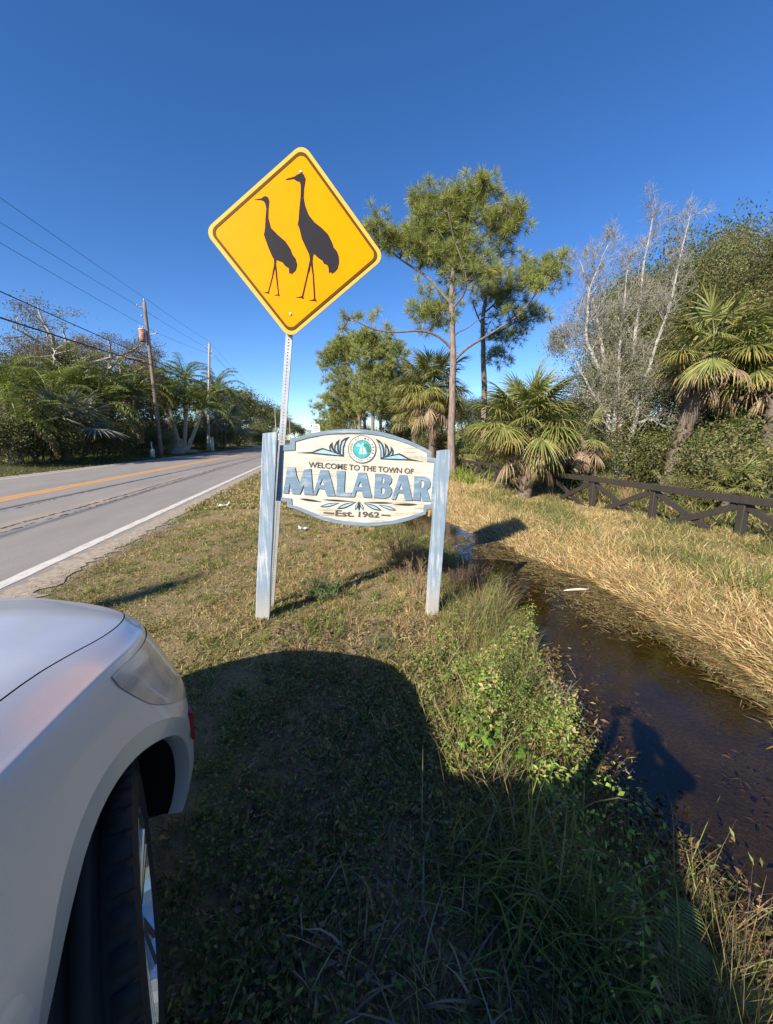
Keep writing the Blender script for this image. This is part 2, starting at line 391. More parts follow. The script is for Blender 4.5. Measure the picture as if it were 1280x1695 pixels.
# ------------------------------------------------------------------ ground cover (nobody could count it)
def scatter(n, x0, x1, y0, y1, rng=RNG): return rng.uniform(x0, x1, n), rng.uniform(y0, y1, n)
def updir(n, lean=.6, rng=RNG):
    d = rng.normal(size=(n, 3))*lean; d[:, 2] = 1; return norm(d)
GREENS = [(.17,.185,.055), (.25,.23,.08), (.34,.28,.115), (.42,.33,.16), (.35,.23,.12), (.12,.15,.04)]
def patchy(x, y, s=1.0): return .5+.5*np.tanh(1.3*(np.sin(2.1*s*x+.7*s*y)+np.sin(1.3*s*y-2.6*s*x+1)+.8*np.sin(4.7*s*x-3.9*s*y+2)+.6*np.sin(8.3*s*y+6.1*s*x)))
def turf_mesh(name, x, y, L, W, cols, p, lean=.9, droop=.6, m=M_GRASS, prof=(1., .8, .1), amt=.3, dz=0.0, extra=None):
    n = len(x); z = ground_z(x, y)+dz
    V, F, k = blades_vf(np.stack([x, y, z], -1), updir(n, lean), L, W, droop, prof)
    return V, F, vary(pick(cols, n, p), n, amt, rep=k)
# mown weedy verge between the road and the ditch
mb = MB()
n = 160000; x, y = scatter(n, -3.05, 1.6, .25, 9); dens = np.clip(1.25-(y-1)/9, .25, 1)*(.35+.65*patchy(x, y))*np.clip((x+3.08)/.35, .15, 1)
dens = dens*np.where(patchy(x*1.5+7, y*1.5+3) < .035, .25, 1)*(1+.6*(y < 2.2))
keep = (RNG.random(n) < dens) & (x < edge_l(y)-.1); x, y = x[keep], y[keep]; n = len(x)
GRN = [(.15,.185,.045), (.22,.24,.065), (.11,.145,.035)]; TAN = [(.40,.32,.145), (.50,.40,.21), (.38,.25,.13), (.31,.25,.10)]
def turfcol(x, y, n): return np.where((RNG.random(n) < .12+.6*patchy(x*.9+1, y*.9, .9))[:, None], pick(GRN, n), pick(TAN, n))
L = RNG.uniform(.018, .05, n)*(.55+1.1*patchy(x*3.1, y*3.1+1))
V, F, k = blades_vf(np.stack([x, y, ground_z(x, y)], -1), updir(n, .9), L, RNG.uniform(.003, .0065, n)*(1+y*.10), .6, (1., .8, .1)); mb.add(V, F, 0, vary(turfcol(x, y, n), n, .3, rep=k))
# tufts that stand above the rest
nt_ = 2300; tx, ty = scatter(nt_, -2.8, 1.5, .3, 8.5); kp = (tx < edge_l(ty)-.1) & (RNG.random(nt_) < .25+.75*sstep(-1.6, .4, tx)); tx, ty = tx[kp], ty[kp]; nt_ = len(tx)
x = np.repeat(tx, 26)+RNG.normal(0, .022, nt_*26); y = np.repeat(ty, 26)+RNG.normal(0, .022, nt_*26); n = len(x); hh = np.repeat(RNG.uniform(.035, .115, nt_)*(.7+.5*sstep(-1., .8, tx)), 26)
V, F, k = blades_vf(np.stack([x, y, ground_z(x, y)], -1), updir(n, .7), hh*RNG.uniform(.5, 1.2, n), RNG.uniform(.003, .006, n)*(1+y*.06), .55, (1., .8, .5, .1)); mb.add(V, F, 0, vary(np.repeat(turfcol(tx, ty, nt_), 26, 0), n, .25, rep=k))
n = 26000; x = RNG.uniform(-2.95, 1.8, n); y = 9+RNG.random(n)**1.6*40
V, F, C = turf_mesh('t', x, y, RNG.uniform(.05, .10, n), RNG.uniform(.018, .045, n), GREENS, [.16,.24,.26,.18,.10,.06]); mb.add(V, F, 0, C)
# little broad leaves of the weeds in the turf
n = 60000; x, y = scatter(n, -2.9, 1.5, .25, 7); keep = (RNG.random(n) < (.2+.8*patchy(x*1.3, y*1.3+4))*np.clip(1.3-y/7, .2, 1)) & (x < edge_l(y)); x, y = x[keep], y[keep]; n = len(x)
P = np.stack([x, y, ground_z(x, y)+RNG.uniform(.004, .045, n)], -1); D = unit(n); D[:, 2] = np.abs(D[:, 2])*.4
V, F = leaves_vf(P, D, updir(n, .5), RNG.uniform(.009, .022, n), RNG.uniform(.005, .012, n)); mb.add(V, F, 0, vary(pick([(.14,.17,.045),(.22,.23,.065),(.33,.24,.11),(.43,.31,.17),(.10,.13,.04)], n, [.24,.26,.23,.18,.09]), n, .3, rep=4))
n = 34000; x, y = scatter(n, -.55, 1.5, .25, 2.6); kp = (x < edge_l(y)) & (RNG.random(n) < .2+.8*patchy(x*2.4+1, y*2.4)); x, y = x[kp], y[kp]; n = len(x)
P = np.stack([x, y, ground_z(x, y)+RNG.uniform(.004, .06, n)], -1); D = unit(n); D[:, 2] = np.abs(D[:, 2])*.5
V, F = leaves_vf(P, D, updir(n, .6), RNG.uniform(.012, .034, n), RNG.uniform(.006, .016, n)); mb.add(V, F, 0, vary(pick([(.14,.18,.045),(.20,.22,.06),(.28,.22,.10),(.10,.13,.04)], n), n, .3, rep=4))
tag(mb.build('verge_grass', M_GRASS), 'patchy olive and tan mown grass and weeds on the roadside verge', 'grass', kind='stuff')

# taller weeds along the near bank of the ditch
mb = MB(); n = 105000
y = RNG.uniform(.35, 6.6, n); el = edge_l(y); x = el - np.abs(RNG.normal(.32, .3, n)) + .06
big_ = patchy(x*2.6+3, y*2.6); hgt = (.035+.33*patchy(x*1.7, y*1.7+2)**1.5+.12*patchy(x*4, y*4)**2)*np.clip((x-el+1.15)/.7, .15, 1)*np.clip(1.15-.09*y, .5, 1)
keep = (x > el-1.15) & (RNG.random(n) < (.25+.75*patchy(x*2, y*2))*np.clip((y-.3)/1.1, .3, 1)*np.where((y < 1.75) & (x > el-.42), .10, 1)); x, y, hgt, big_ = x[keep], y[keep], hgt[keep], big_[keep]; n = len(x)
z = ground_z(x, y)+hgt*RNG.random(n)**.7
D = unit(n); D[:, 2] = D[:, 2]*.5+.15
V, F = leaves_vf(np.stack([x, y, z], -1), D, updir(n, .7), RNG.uniform(.009, .024, n)*(.7+1.1*big_), RNG.uniform(.004, .010, n)*(.7+1.2*big_))
cw = pick([(.17,.27,.045),(.25,.34,.06),(.34,.34,.085),(.38,.28,.12),(.46,.35,.20),(.11,.19,.04)], n, [.26,.26,.2,.11,.09,.08])
mb.add(V, F, 0, vary(cw, n, .3, rep=4))
n = 17000; y = RNG.uniform(.3, 6.8, n); el = edge_l(y); x = el-np.abs(RNG.normal(.3, .28, n))+.05; P = np.stack([x, y, ground_z(x, y)], -1)
V, F, k = blades_vf(P, updir(n, .45), RNG.uniform(.08, .40, n)*(.6+.6*patchy(x*2.2, y*2.2+5)), RNG.uniform(.0025, .005, n), .35, (1., .8, .5, .1)); mb.add(V, F, 0, vary(pick([(.30,.22,.12),(.20,.21,.06),(.13,.10,.06)], n, [.4,.4,.2]), n, .3, rep=k))
tag(mb.build('bank_weeds', M_LEAF), 'tangle of small-leaved green and straw weeds along the near ditch bank', 'weeds', kind='stuff')

# long bleached grass on the far bank and the field up to the fence
mb = MB(); n = 120000
x = RNG.uniform(3.0, 8.2, n); y = .9+RNG.random(n)**1.35*17; er = edge_r(y)
keep = (x > er+.02) & (RNG.random(n) < np.clip(1.35-y/16, .35, 1)); x, y, er = x[keep], y[keep], er[keep]; n = len(x)
dd = x-er; gp = patchy(x*.5, y*.5+1, .9)
L = (.10+.15*np.clip(dd/1.2, 0, 1)*(.4+.9*patchy(x*1.4, y*1.4))-.11*sstep(5.0, 6.4, x))*RNG.uniform(.6, 1.35, n)
L = np.maximum(L, .06); D = updir(n, .75); lay = (np.exp(-dd/.6)*.9+.25*patchy(x*1.1+5, y*1.1))[:, None].clip(0, 1); D = norm(D*(1-.75*lay)+np.array([-.7, .35, .02])*lay*RNG.uniform(.3, 1.2, (n, 1)))
green = RNG.random(n) < np.clip(.12+.7*gp*sstep(3.8, 5.4, x)+.35*sstep(6.0, 7.4, x), 0, .85)
cl = np.where(green[:, None], pick([(.16,.18,.05),(.24,.24,.08),(.10,.13,.035)], n), pick([(.58,.43,.205),(.50,.36,.155),(.68,.53,.30),(.42,.29,.13)], n, [.33,.3,.22,.15]))
V, F, k = blades_vf(np.stack([x, y, ground_z(x, y)-.01], -1), D, L, RNG.uniform(.004, .008, n)*(1+.06*y), RNG.uniform(.2, 1.1, n), (1., .8, .08)); mb.add(V, F, 0, vary(cl, n, .22, rep=k))
n = 20000; x = RNG.uniform(2.4, 9, n); y = 14+RNG.random(n)*40; V, F, C = turf_mesh('t', x, y, RNG.uniform(.2, .45, n)*np.where(x > 5.5, .4, .8), RNG.uniform(.012, .03, n), [(.50,.38,.17),(.58,.45,.24),(.2,.21,.07),(.36,.28,.11)], [.4,.25,.2,.15], .5, .6); mb.add(V, F, 0, C)
tag(mb.build('bleached_grass', M_STRAW), 'long golden dried grass on the far bank between ditch and fence', 'grass', kind='stuff')

# rough growth on the wood's floor behind the fence
mb = MB(); n = 22000; x = RNG.uniform(7.6, 22, n); y = 2+RNG.random(n)**1.2*30
V, F, C = turf_mesh('t', x, y, RNG.uniform(.12, .5, n), RNG.uniform(.012, .03, n), [(.10,.13,.03),(.17,.19,.05),(.30,.27,.10),(.36,.28,.13)], [.3,.3,.25,.15], .6, .6); mb.add(V, F, 0, C)
tag(mb.build('woodland_grass', M_GRASS), 'rough green and tan grass on the ground behind the wooden fence', 'grass', kind='stuff')
mb = MB(); n = 18000; x = -13-RNG.random(n)**1.4*16; y = 6+RNG.random(n)**1.3*75
V, F, C = turf_mesh('t', x, y, RNG.uniform(.06, .16, n), RNG.uniform(.02, .05, n), [(.07,.09,.025),(.12,.13,.04),(.18,.16,.06)], None, .7, .4); mb.add(V, F, 0, C)
tag(mb.build('yard_grass', M_GRASS), 'short green lawn grass on the far side of the road', 'grass', kind='stuff')

# matted straw, leaves and water weed along the shore and afloat
mb = MB(); n = 16000; y = RNG.uniform(.4, 7.2, n); er = edge_r(y); el = edge_l(y)
x = er - np.abs(RNG.normal(0, .33, n))*(.35+.75*sstep(2.0, 4.0, y)) + .04; keep = (RNG.random(n) < .25+.75*patchy(x*1.6, y*1.2)) & (x > el); x, y = x[keep], y[keep]; n = len(x)
D = unit(n); D[:, 2] *= .06; V, F, k = blades_vf(np.stack([x, y, np.full(n, WATER_Z+.004)+RNG.random(n)*.012], -1), D, RNG.uniform(.03, .14, n), RNG.uniform(.003, .009, n), .02, (1., .9, .2), np.cross(D, np.array([0, 0, 1.])+.25*RNG.normal(size=(n, 3))))
mb.add(V, F, 0, vary(pick([(.30,.21,.09),(.16,.14,.045),(.12,.075,.03),(.42,.31,.16)], n, [.3,.35,.2,.15]), n, .3, rep=k))
n = 15000; y = RNG.uniform(.2, 3.0, n); el = edge_l(y); x = el+RNG.normal(-.10, .17, n); P = np.stack([x, y, np.maximum(ground_z(x, y), WATER_Z)+RNG.random(n)*.02+.003], -1)
D = unit(n); D[:, 2] *= .25; V, F = leaves_vf(P, D, updir(n, .4), RNG.uniform(.015, .06, n), RNG.uniform(.005, .02, n)); mb.add(V, F, 0, vary(pick([(.16,.10,.05),(.27,.17,.08),(.09,.06,.035),(.24,.22,.07)], n), n, .35, rep=4))
tag(mb.build('floating_litter', M_STRAW), 'brown straw and fallen leaves matted along the water edges of the ditch', 'plant litter', kind='stuff')
# sunken leaves on the ditch bed
mb = MB(); n = 6000; y = RNG.uniform(.2, 5, n); el = edge_l(y); er = edge_r(y); x = el+(er-el)*RNG.random(n); kp = RNG.random(n) < patchy(x*2.3, y*2.3)**3*.8+.03; x, y = x[kp], y[kp]; n = len(x); P = np.stack([x, y, ground_z(x, y)+.004+RNG.random(n)*.02], -1)
D = unit(n); D[:, 2] *= .2; V, F = leaves_vf(P, D, updir(n, .3), RNG.uniform(.02, .07, n), RNG.uniform(.008, .03, n)); mb.add(V, F, 0, vary(pick([(.24,.16,.08),(.36,.26,.14),(.10,.07,.04)], n), n, .3, rep=4))
tag(mb.build('sunken_leaves', M_STRAW), 'rust brown dead leaves lying under the ditch water', 'plant litter', kind='stuff')
# dead twigs and leaf litter in the shaded verge
mb = MB(); n = 9000; x, y = scatter(n, -.4, 1.6, .2, 3.2); P = np.stack([x, y, ground_z(x, y)+.006+RNG.random(n)*.03], -1); D = unit(n); D[:, 2] = D[:, 2]*.25+.05
V, F = leaves_vf(P, D, updir(n, .5), RNG.uniform(.02, .06, n), RNG.uniform(.006, .02, n)); mb.add(V, F, 0, vary(pick([(.20,.14,.09),(.28,.22,.15),(.12,.09,.06)], n), n, .3, rep=4))
n = 260; x, y = scatter(n, -.3, 1.5, .25, 2.2); P = np.stack([x, y, ground_z(x, y)+.012], -1); D = unit(n); D[:, 2] = np.abs(D[:, 2])*.15; r = RNG.uniform(.0012, .003, n)
V, F = sticks_vf(P, P+D*RNG.uniform(.06, .3, (n, 1)), r, r*.5, 4); mb.add(V, F, 0, vary((.27,.22,.17), n, .3, rep=8))
tag(mb.build('leaf_litter', M_STRAW), 'dry leaves and twigs strewn on the shaded verge beside the car', 'plant litter', kind='stuff')

# ------------------------------------------------------------------ flat shapes with thickness (sign faces, letters)
from mathutils.geometry import tessellate_polygon
def slab_vf(loops, th, to3, n3):
    """loops of 2-D points (first the outline, then holes) -> a plate th thick; to3 maps a point to the front plane, n3 points to the viewer"""
    n3 = np.asarray(n3, float); P3 = [[np.asarray(to3(*p), float) for p in lp] for lp in loops]
    tri = tessellate_polygon([[Vector((p[0], p[1], 0)) for p in lp] for lp in loops])
    front = np.array([p for lp in P3 for p in lp]); nv = len(front); back = front - n3*th
    F = [tuple(t) for t in tri] + [tuple(nv+i for i in t[::-1]) for t in tri]; o = 0
    for lp in P3:
        k = len(lp)
        F += [(o+i, o+(i+1) % k, nv+o+(i+1) % k, nv+o+i) for i in range(k)]; o += k
    return np.concatenate([front, back]), F
def text_vf(s, size, bold=0.0, spacing=1.0):
    cu = bpy.data.curves.new('lettering', 'FONT'); cu.body = s; cu.size = size; cu.offset = bold; cu.space_character = spacing
    cu.align_x = 'CENTER'; cu.resolution_u = 4
    o = bpy.data.objects.new('lettering', cu); COL.objects.link(o)
    dg = bpy.context.evaluated_depsgraph_get(); me = o.evaluated_get(dg).to_mesh()
    V = np.array([v.co[:] for v in me.vertices]); F = [tuple(p.vertices) for p in me.polygons]
    o.evaluated_get(dg).to_mesh_clear(); bpy.data.objects.remove(o); bpy.data.curves.remove(cu)
    return V, F
def place2(V, cx, cz, w, ang, y, h=None):
    """fit flat lettering to width w (and height h) about (cx, cz) on a plane facing -Y"""
    V = V.copy(); lo, hi = V.min(0), V.max(0); s = w/(hi[0]-lo[0]); sy = s if h is None else h/(hi[1]-lo[1])
    X = (V[:, 0]-(lo[0]+hi[0])/2)*s; Z = (V[:, 1]-(lo[1]+hi[1])/2)*sy
    return np.stack([cx+X*math.cos(ang)-Z*math.sin(ang), np.full(len(X), y), cz+X*math.sin(ang)+Z*math.cos(ang)], -1)

def wood_paint(name, paint_c, bare, wear=.6, sx=(30, 30, 1.6), fine=.25, low=None):
    m, nt, b = mat(name); co = objco(nt)
    f = noise(nt, 1.0, 6, .65, co, sx, .3); g = noise(nt, 5, 5, .6, co)
    k = math_n(nt, 'ADD', math_n(nt, 'MULTIPLY', f, .65), math_n(nt, 'MULTIPLY', g, .35))
    c1 = mixc(nt, ramp(nt, [(.3, (0,)*3), (.7, (1,)*3)], f), tuple(x*.82 for x in paint_c), tuple(min(.9, x*1.22) for x in paint_c))
    c = mixc(nt, ramp(nt, [(wear-.04, (0,)*3), (wear+.07, (1,)*3)], k), c1, bare)
    if low is not None:                                     # weathered bare foot of a post
        sp = nt.nodes.new('ShaderNodeSeparateXYZ'); nt.links.new(co, sp.inputs[0])
        mr = nt.nodes.new('ShaderNodeMapRange'); nt.links.new(math_n(nt, 'ADD', sp.outputs[2], math_n(nt, 'MULTIPLY', f, .5)), mr.inputs[0])
        mr.inputs[1].default_value = .62; mr.inputs[2].default_value = .36; mr.inputs[4].default_value = .75
        c = mixc(nt, mr.outputs[0], c, low)
    nt.links.new(c, b.inputs['Base Color']); b.inputs['Roughness'].default_value = .7; bump(nt, b, f, .35, .004); return m
M_POSTBLUE = wood_paint('weathered_blue_paint', (.225,.30,.37), (.50,.525,.53), .545, (42, 42, 2.2), low=(.42,.38,.33))
M_TRIMBLUE = wood_paint('board_trim_paint', (.19,.255,.315), (.38,.42,.44), .57, (3, 30, 40))
M_CREAM = wood_paint('cream_board_paint', (.62,.575,.475), (.37,.31,.23), .535, (2.6, 20, 80))
M_LETTER = wood_paint('letter_blue_paint', (.165,.25,.325), (.36,.41,.44), .57, (6, 30, 30))
M_BLACKP = simple('black_sign_paint', (.045,.042,.038), .6, 0, .3, 30)
M_BROWNP = simple('faded_black_lettering', (.10,.082,.062), .7, 0, .3, 40)
M_SKYP = simple('sky_blue_paint', (.30,.52,.66), .6, 0, .2, 20)
M_WHITEP = simple('white_sign_paint', (.68,.66,.60), .6, 0, .12, 20)
M_TEAL = simple('teal_paint', (.055,.42,.42), .5, 0, .25, 25)

# ------------------------------------------------------------------ the town sign
YS = 3.28; S0 = np.array([.23, YS, -.06])
town = tag(empty('town_sign', S0), 'weathered blue and cream wooden welcome sign on two posts reading Malabar', 'town sign')
def z6(zx, zy, y=YS+.055): return on_y(440+zx/4.2667, 700+zy/4.2667, y)
def put(name, mb, mats, parent=town, root=S0, smooth=False):
    mb.v = [v-root.astype(np.float32) for v in mb.v]; return mb.build(name, mats, parent, smooth)
for (a, c) in (((-.545, -.12), (-.383, 1.606)), ((1.006, -.14), (1.086, 1.46))):
    n = 9; mb = MB(); t = np.linspace(0, 1, n); r = np.random.default_rng(int(c[1]*100))
    # a square post with worn edges, its top a little out of true
    rings = []
    for i in range(n):
        cx = a[0]+(c[0]-a[0])*t[i]; cz = a[1]+(c[1]-a[1])*t[i]; w = .058-.0015*r.random(); e = .006
        pr = [(-w+e,-w),(w-e,-w),(w,-w+e),(w,w-e),(w-e,w),(-w+e,w),(-w,w-e),(-w,-w+e)]
        rings.append([(cx+p[0]+.0015*r.normal(), YS+.034+p[1]*.58+.001*r.normal(), cz+(.006*p[0]/w if i == n-1 else 0)) for p in pr])
    V = np.array(rings).reshape(-1, 3); k = 8
    F = [(i*k+j, i*k+(j+1) % k, (i+1)*k+(j+1) % k, (i+1)*k+j) for i in range(n-1) for j in range(k)] + [tuple(range((n-1)*k, n*k))]
    po = put('post', mb.add(V, F), M_POSTBLUE)
outer = [(100,158),(172,152),(170,106),(222,102),(300,78),(400,58),(500,46),(600,42),(700,46),(800,60),(900,85),(1000,120),(1080,155),(1140,185),(1171,206),(1168,245),(1219,250),(1190,604),(1138,606),(1130,645),(1100,656),(1000,692),(900,714),(800,726),(700,729),(600,723),(500,709),(400,686),(300,646),(230,614),(180,600),(150,592),(150,556),(72,550)]
inner = [(122,196),(206,192),(207,130),(300,105),(400,85),(500,75),(600,72),(700,76),(800,88),(900,112),(1000,145),(1080,180),(1142,213),(1139,272),(1190,278),(1167,576),(1118,579),(1114,627),(1000,665),(900,690),(800,702),(700,705),(600,700),(500,685),(400,660),(300,620),(240,595),(185,580),(182,534),(106,525)]
YN = np.array([0, -1, 0.])
V, F = slab_vf([inner], .035, lambda a, c: z6(a, c, YS+.058), YN)
board = put('sign_board', MB().add(V, F), M_CREAM)
def onboard(name, mb, m): 
    o = put(name, mb, m, board); return o
V, F = slab_vf([outer, inner[::-1]], .045, lambda a, c: z6(a, c, YS+.05), YN); onboard('board_trim', MB().add(V, F), M_TRIMBLUE)
# inset plank at the middle: the lettering panel stands slightly proud
panel = [(124,200),(205,196),(210,196),(1137,276),(1186,281),(1165,572),(1112,574),(185,530),(110,521)]
L6 = {
 'M': [[(150,312),(206,314),(216,372),(238,428),(268,332),(318,322),(325,400),(334,508),(271,505),(271,432),(240,502),(186,500),(170,424),(158,498),(122,495),(138,400)]],
 'A': [[(385,332),(440,333),(466,420),(490,516),(430,515),(415,467),(372,463),(355,509),(334,508),(360,420)], [(398,392),(411,440),(380,438)]],
 'L': [[(499,338),(561,340),(556,420),(554,484),(566,496),(604,492),(598,523),(497,518),(504,430)]],
 'A2': [[(655,350),(709,351),(730,440),(749,528),(690,525),(678,481),(640,478),(625,523),(600,522),(628,440)], [(668,408),(680,453),(648,452)]],
 'B': [[(772,358),(845,360),(876,369),(890,391),(887,420),(869,438),(888,461),(891,491),(875,521),(840,533),(764,528),(770,440)], [(820,384),(836,388),(840,408),(834,426),(819,428)], [(818,455),(837,459),(843,481),(836,501),(816,503)]],
 'A3': [[(945,367),(996,368),(1018,460),(1037,548),(985,544),(972,496),(935,493),(915,541),(888,538),(918,455)], [(955,424),(968,471),(940,469)]],
 'R': [[(1050,376),(1125,378),(1154,391),(1166,420),(1159,454),(1139,471),(1152,510),(1162,553),(1108,551),(1094,486),(1091,550),(1041,546),(1048,460)], [(1096,404),(1114,408),(1122,430),(1113,457),(1094,460)]]}
for k_, loops in L6.items():
    V, F = slab_vf(loops, .012, lambda a, c: z6(a, c, YS+.048), YN); onboard('letter', MB().add(V, F), M_LETTER)
def two(p, q): 
    A, B = z6(*p), z6(*q); return A, B, math.atan2(B[2]-A[2], B[0]-A[0]), math.hypot(B[2]-A[2], B[0]-A[0])
YT = YS+.0545
def line_text(name, s, p, q, hpx, m, bold, parent=None, spacing=1.0):
    A, B, an, w = two(p, q); V, F = text_vf(s, 1.0, bold, spacing); h = hpx/4.2667*3.33/F_PX
    return onboard(name, MB().add(place2(V, (A[0]+B[0])/2, (A[2]+B[2])/2, w, an, YT, h), F), m)
line_text('welcome_lettering', 'WELCOME TO THE TOWN OF', (302,294), (1045,342), 40, M_BROWNP, .022)
line_text('founding_lettering', 'Est.', (492,637), (625,643), 46, M_BROWNP, .03); line_text('founding_lettering', '1962', (655,645), (803,650), 44, M_BROWNP, .03)
for p, q in (((408,634),(482,640)), ((816,651),(880,655))):
    V, F = slab_vf([[(p[0],p[1]-5),(q[0],q[1]-5),(q[0],q[1]+5),(p[0],p[1]+5)]], .004, lambda a, c: z6(a, c, YT), YN); onboard('dash', MB().add(V, F), M_BROWNP)
def poly(loop, y, th=.004): return slab_vf([loop], th, lambda a, c: z6(a, c, y), YN)
wingA = [([(215,211),(330,203),(372,184),(405,176),(450,193),(500,214),(552,238),(430,228),(330,217)], [(340,210),(380,196),(405,188),(470,207),(530,229),(440,220)]),
 ([(452,200),(447,165),(457,148),(473,135),(472,160),(482,190),(500,218),(480,214)], [(461,192),(459,168),(468,190),(484,210)]),
 ([(482,195),(484,160),(498,133),(521,115),(514,150),(516,190),(524,222),(505,222)], [(493,190),(497,160),(505,150),(504,190),(513,214)]),
 ([(520,205),(522,160),(535,125),(560,106),(592,97),(566,130),(552,175),(552,238),(530,232)], [(532,218),(534,165),(546,132),(563,120),(544,170),(542,226)])]
def mir(p): return (688+(688-p[0])*.9, p[1]+.07*(688-p[0])*1.9)
for f_ in (lambda p: p, mir):
    mb = MB()
    for blk, blu in wingA:
        V, F = poly([f_(p) for p in blk], YT); mb.add(V, F, 0); V, F = poly([f_(p) for p in blu], YT-.003); mb.add(V, F, 1)
    onboard('wing_ornament', mb, [M_BLACKP, M_SKYP])
def petal(p, q, w, n=10):
    p = np.array(p, float); q = np.array(q, float); d = q-p; L = np.hypot(*d); d /= L; s = np.array([-d[1], d[0]]); t = np.linspace(0, 1, n)
    prof = w*np.sin(np.pi*t**1.3)**.8
    return [tuple(p+d*L*a+s*b_) for a, b_ in zip(t, prof)][:-1] + [tuple(p+d*L*a-s*b_) for a, b_ in zip(t[::-1], prof[::-1])][:-1]
mb = MB()
for p, q, w in (((640,558),(505,606),15),((520,566),(385,592),12),((400,558),(238,536),8),((625,556),(400,542),6),((690,566),(818,618),15),((795,578),(924,618),12),((900,576),(1072,577),8),((690,562),(900,566),6),((654,556),(632,616),9),((660,556),(658,620),8),((664,556),(690,616),9)):
    V, F = poly(petal(p, q, w), YT); mb.add(V, F, 0)
    if w > 8:
        d = np.subtract(q, p)*.12; V, F = poly(petal(np.add(p, d), np.subtract(q, d), w*.5), YT-.003); mb.add(V, F, 1)
onboard('feather_ornament', mb, [M_BLACKP, M_SKYP])
# the round seal
def disc(cx, cy, r, n=40): return [(cx+r*math.cos(a), cy+r*1.0*math.sin(a)) for a in np.linspace(0, 2*np.pi, n, endpoint=False)]
SCX, SCY = 681, 186
V, F = poly(disc(SCX, SCY, 99), YS+.052, .008); seal = onboard('seal', MB().add(V, F), M_BROWNP)
def onseal(name, loops, y, m):
    mb = MB()
    for lp in loops: V, F = poly(lp, y); mb.add(V, F)
    return put(name, mb, m, seal)
onseal('seal_ring', [disc(SCX, SCY, 93)], YS+.0505, M_WHITEP); onseal('seal_rim', [disc(SCX, SCY, 66)], YS+.049, M_BROWNP)
onseal('seal_disc', [disc(SCX, SCY, 61)], YS+.0475, M_TEAL)
onseal('cloud', [[(635,165),(650,142),(672,150),(690,138),(700,160),(668,172)]], YS+.046, M_SKYP)
onseal('palm_island', [[(690,160),(705,142),(722,150),(735,172),(738,200),(722,212),(708,196),(716,172)]], YS+.046, simple('seal_green', (.03,.22,.15), .5))
onseal('sail', [[(679,150),(683,203),(660,204)], [(688,160),(714,204),(688,203)], [(655,210),(718,211),(708,221),(664,220)]], YS+.0445, M_WHITEP)
def ring_text(s, r, a0, a1, size, inward):
    mb = MB()
    for i, ch in enumerate(s):
        if ch == ' ': continue
        a = a0+(a1-a0)*i/(len(s)-1); cx, cy = SCX+r*math.sin(a), SCY-r*math.cos(a)
        V, F = text_vf(ch, 1.0, .015); V = V-(V.min(0)+V.max(0))/2; V = V*size
        ph = a if not inward else a+math.pi
        X = V[:, 0]*math.cos(ph)+V[:, 1]*math.sin(ph); Yv = V[:, 0]*math.sin(ph)-V[:, 1]*math.cos(ph)
        mb.add([z6(cx+x_, cy+y_, YS+.049) for x_, y_ in zip(X, Yv)], F)
    put('seal_lettering', mb, M_BROWNP, seal)
ring_text('TOWN OF MALABAR', 79, -1.95, 1.95, 22, False); ring_text('FLORIDA', 79, math.pi+.75, math.pi-.75, 20, True)
# a loose brace under the right notch
V, F = beam_vf(z6(1160,612), z6(1150,660), .02, .012); put('wood_scrap', MB().add(V, F), simple('raw_wood', (.45,.26,.12), .8))

# ------------------------------------------------------------------ the crane crossing sign
nr = np.array([math.sin(math.radians(-7)), -math.cos(math.radians(-7)), math.sin(math.radians(1))]); nr /= np.linalg.norm(nr)
C0 = np.array([-.4, 3.42, 3.0])
def hit(px, py, lift=0.0):
    d = ray(px, py); return EYE + d*(((C0+nr*lift-EYE)@nr)/(d@nr))
def z1(zx, zy, lift=0.0): return hit(320+zx/3.7647, 220+zy/3.7647, lift)
Tt, Bb, Ll, Rr = hit(501.4,237), hit(479.4,562), hit(338.,380.7), hit(637.5,424.5)
ctr = (Tt+Bb+Ll+Rr)/4; eb = norm(Tt-Bb); ea = norm(np.cross(eb, nr)); ea = ea if ea@(Rr-Ll) > 0 else -ea
HD = (np.linalg.norm(Tt-Bb)+np.linalg.norm(Rr-Ll))/4
def rdiam(hd, rad, n=6):
    """a square on its corner with rounded corners: half diagonal hd"""
    out = []; k = hd - rad*(math.sqrt(2)-1)-rad
    for q in range(4):
        a = math.pi/2*q; cx, cz = (k)*math.cos(a), (k)*math.sin(a)
        for t in np.linspace(-math.pi/4, math.pi/4, n): out.append((cx+rad*math.cos(a+t), cz+rad*math.sin(a+t)))
    return out
def dm(lift): return lambda a, c: ctr+ea*a+eb*c+nr*lift
G0 = np.array([-.50, 3.58, -.06])
warn = tag(empty('crane_warning_sign', G0), 'yellow diamond road sign with two black cranes on a perforated steel post', 'road sign')
def sheeting(name, col, rough=.38):
    m, nt, b = mat(name); co = objco(nt); f = noise(nt, 3, 4, .6, co); g = noise(nt, 220, 2, .6, co)
    nt.links.new(ramp(nt, [(.3, tuple(c*.93 for c in col)), (.7, tuple(min(1., c*1.04) for c in col))], f), b.inputs['Base Color'])
    b.inputs['Roughness'].default_value = rough; b.inputs['Specular IOR Level'].default_value = .06; bump(nt, b, g, .08, .001); return m
M_SIGNY = sheeting('yellow_sheeting', (.87,.285,.0)); M_SIGNPALE = sheeting('pale_yellow_edge', (.72,.40,.07)); M_SIGNBLK = sheeting('black_sheeting', (.028,.027,.03), .35)
M_SIGNBRN = sheeting('faded_black_border', (.10,.055,.012), .4)
M_GALV = simple('galvanised_steel', (.60,.60,.59), .42, .55, .12, 14)
hd = HD+.0
V, F = slab_vf([rdiam(hd, .075)], .004, dm(0), nr); plate = put('sign_plate', MB().add(V, F), M_SIGNPALE, warn, G0)
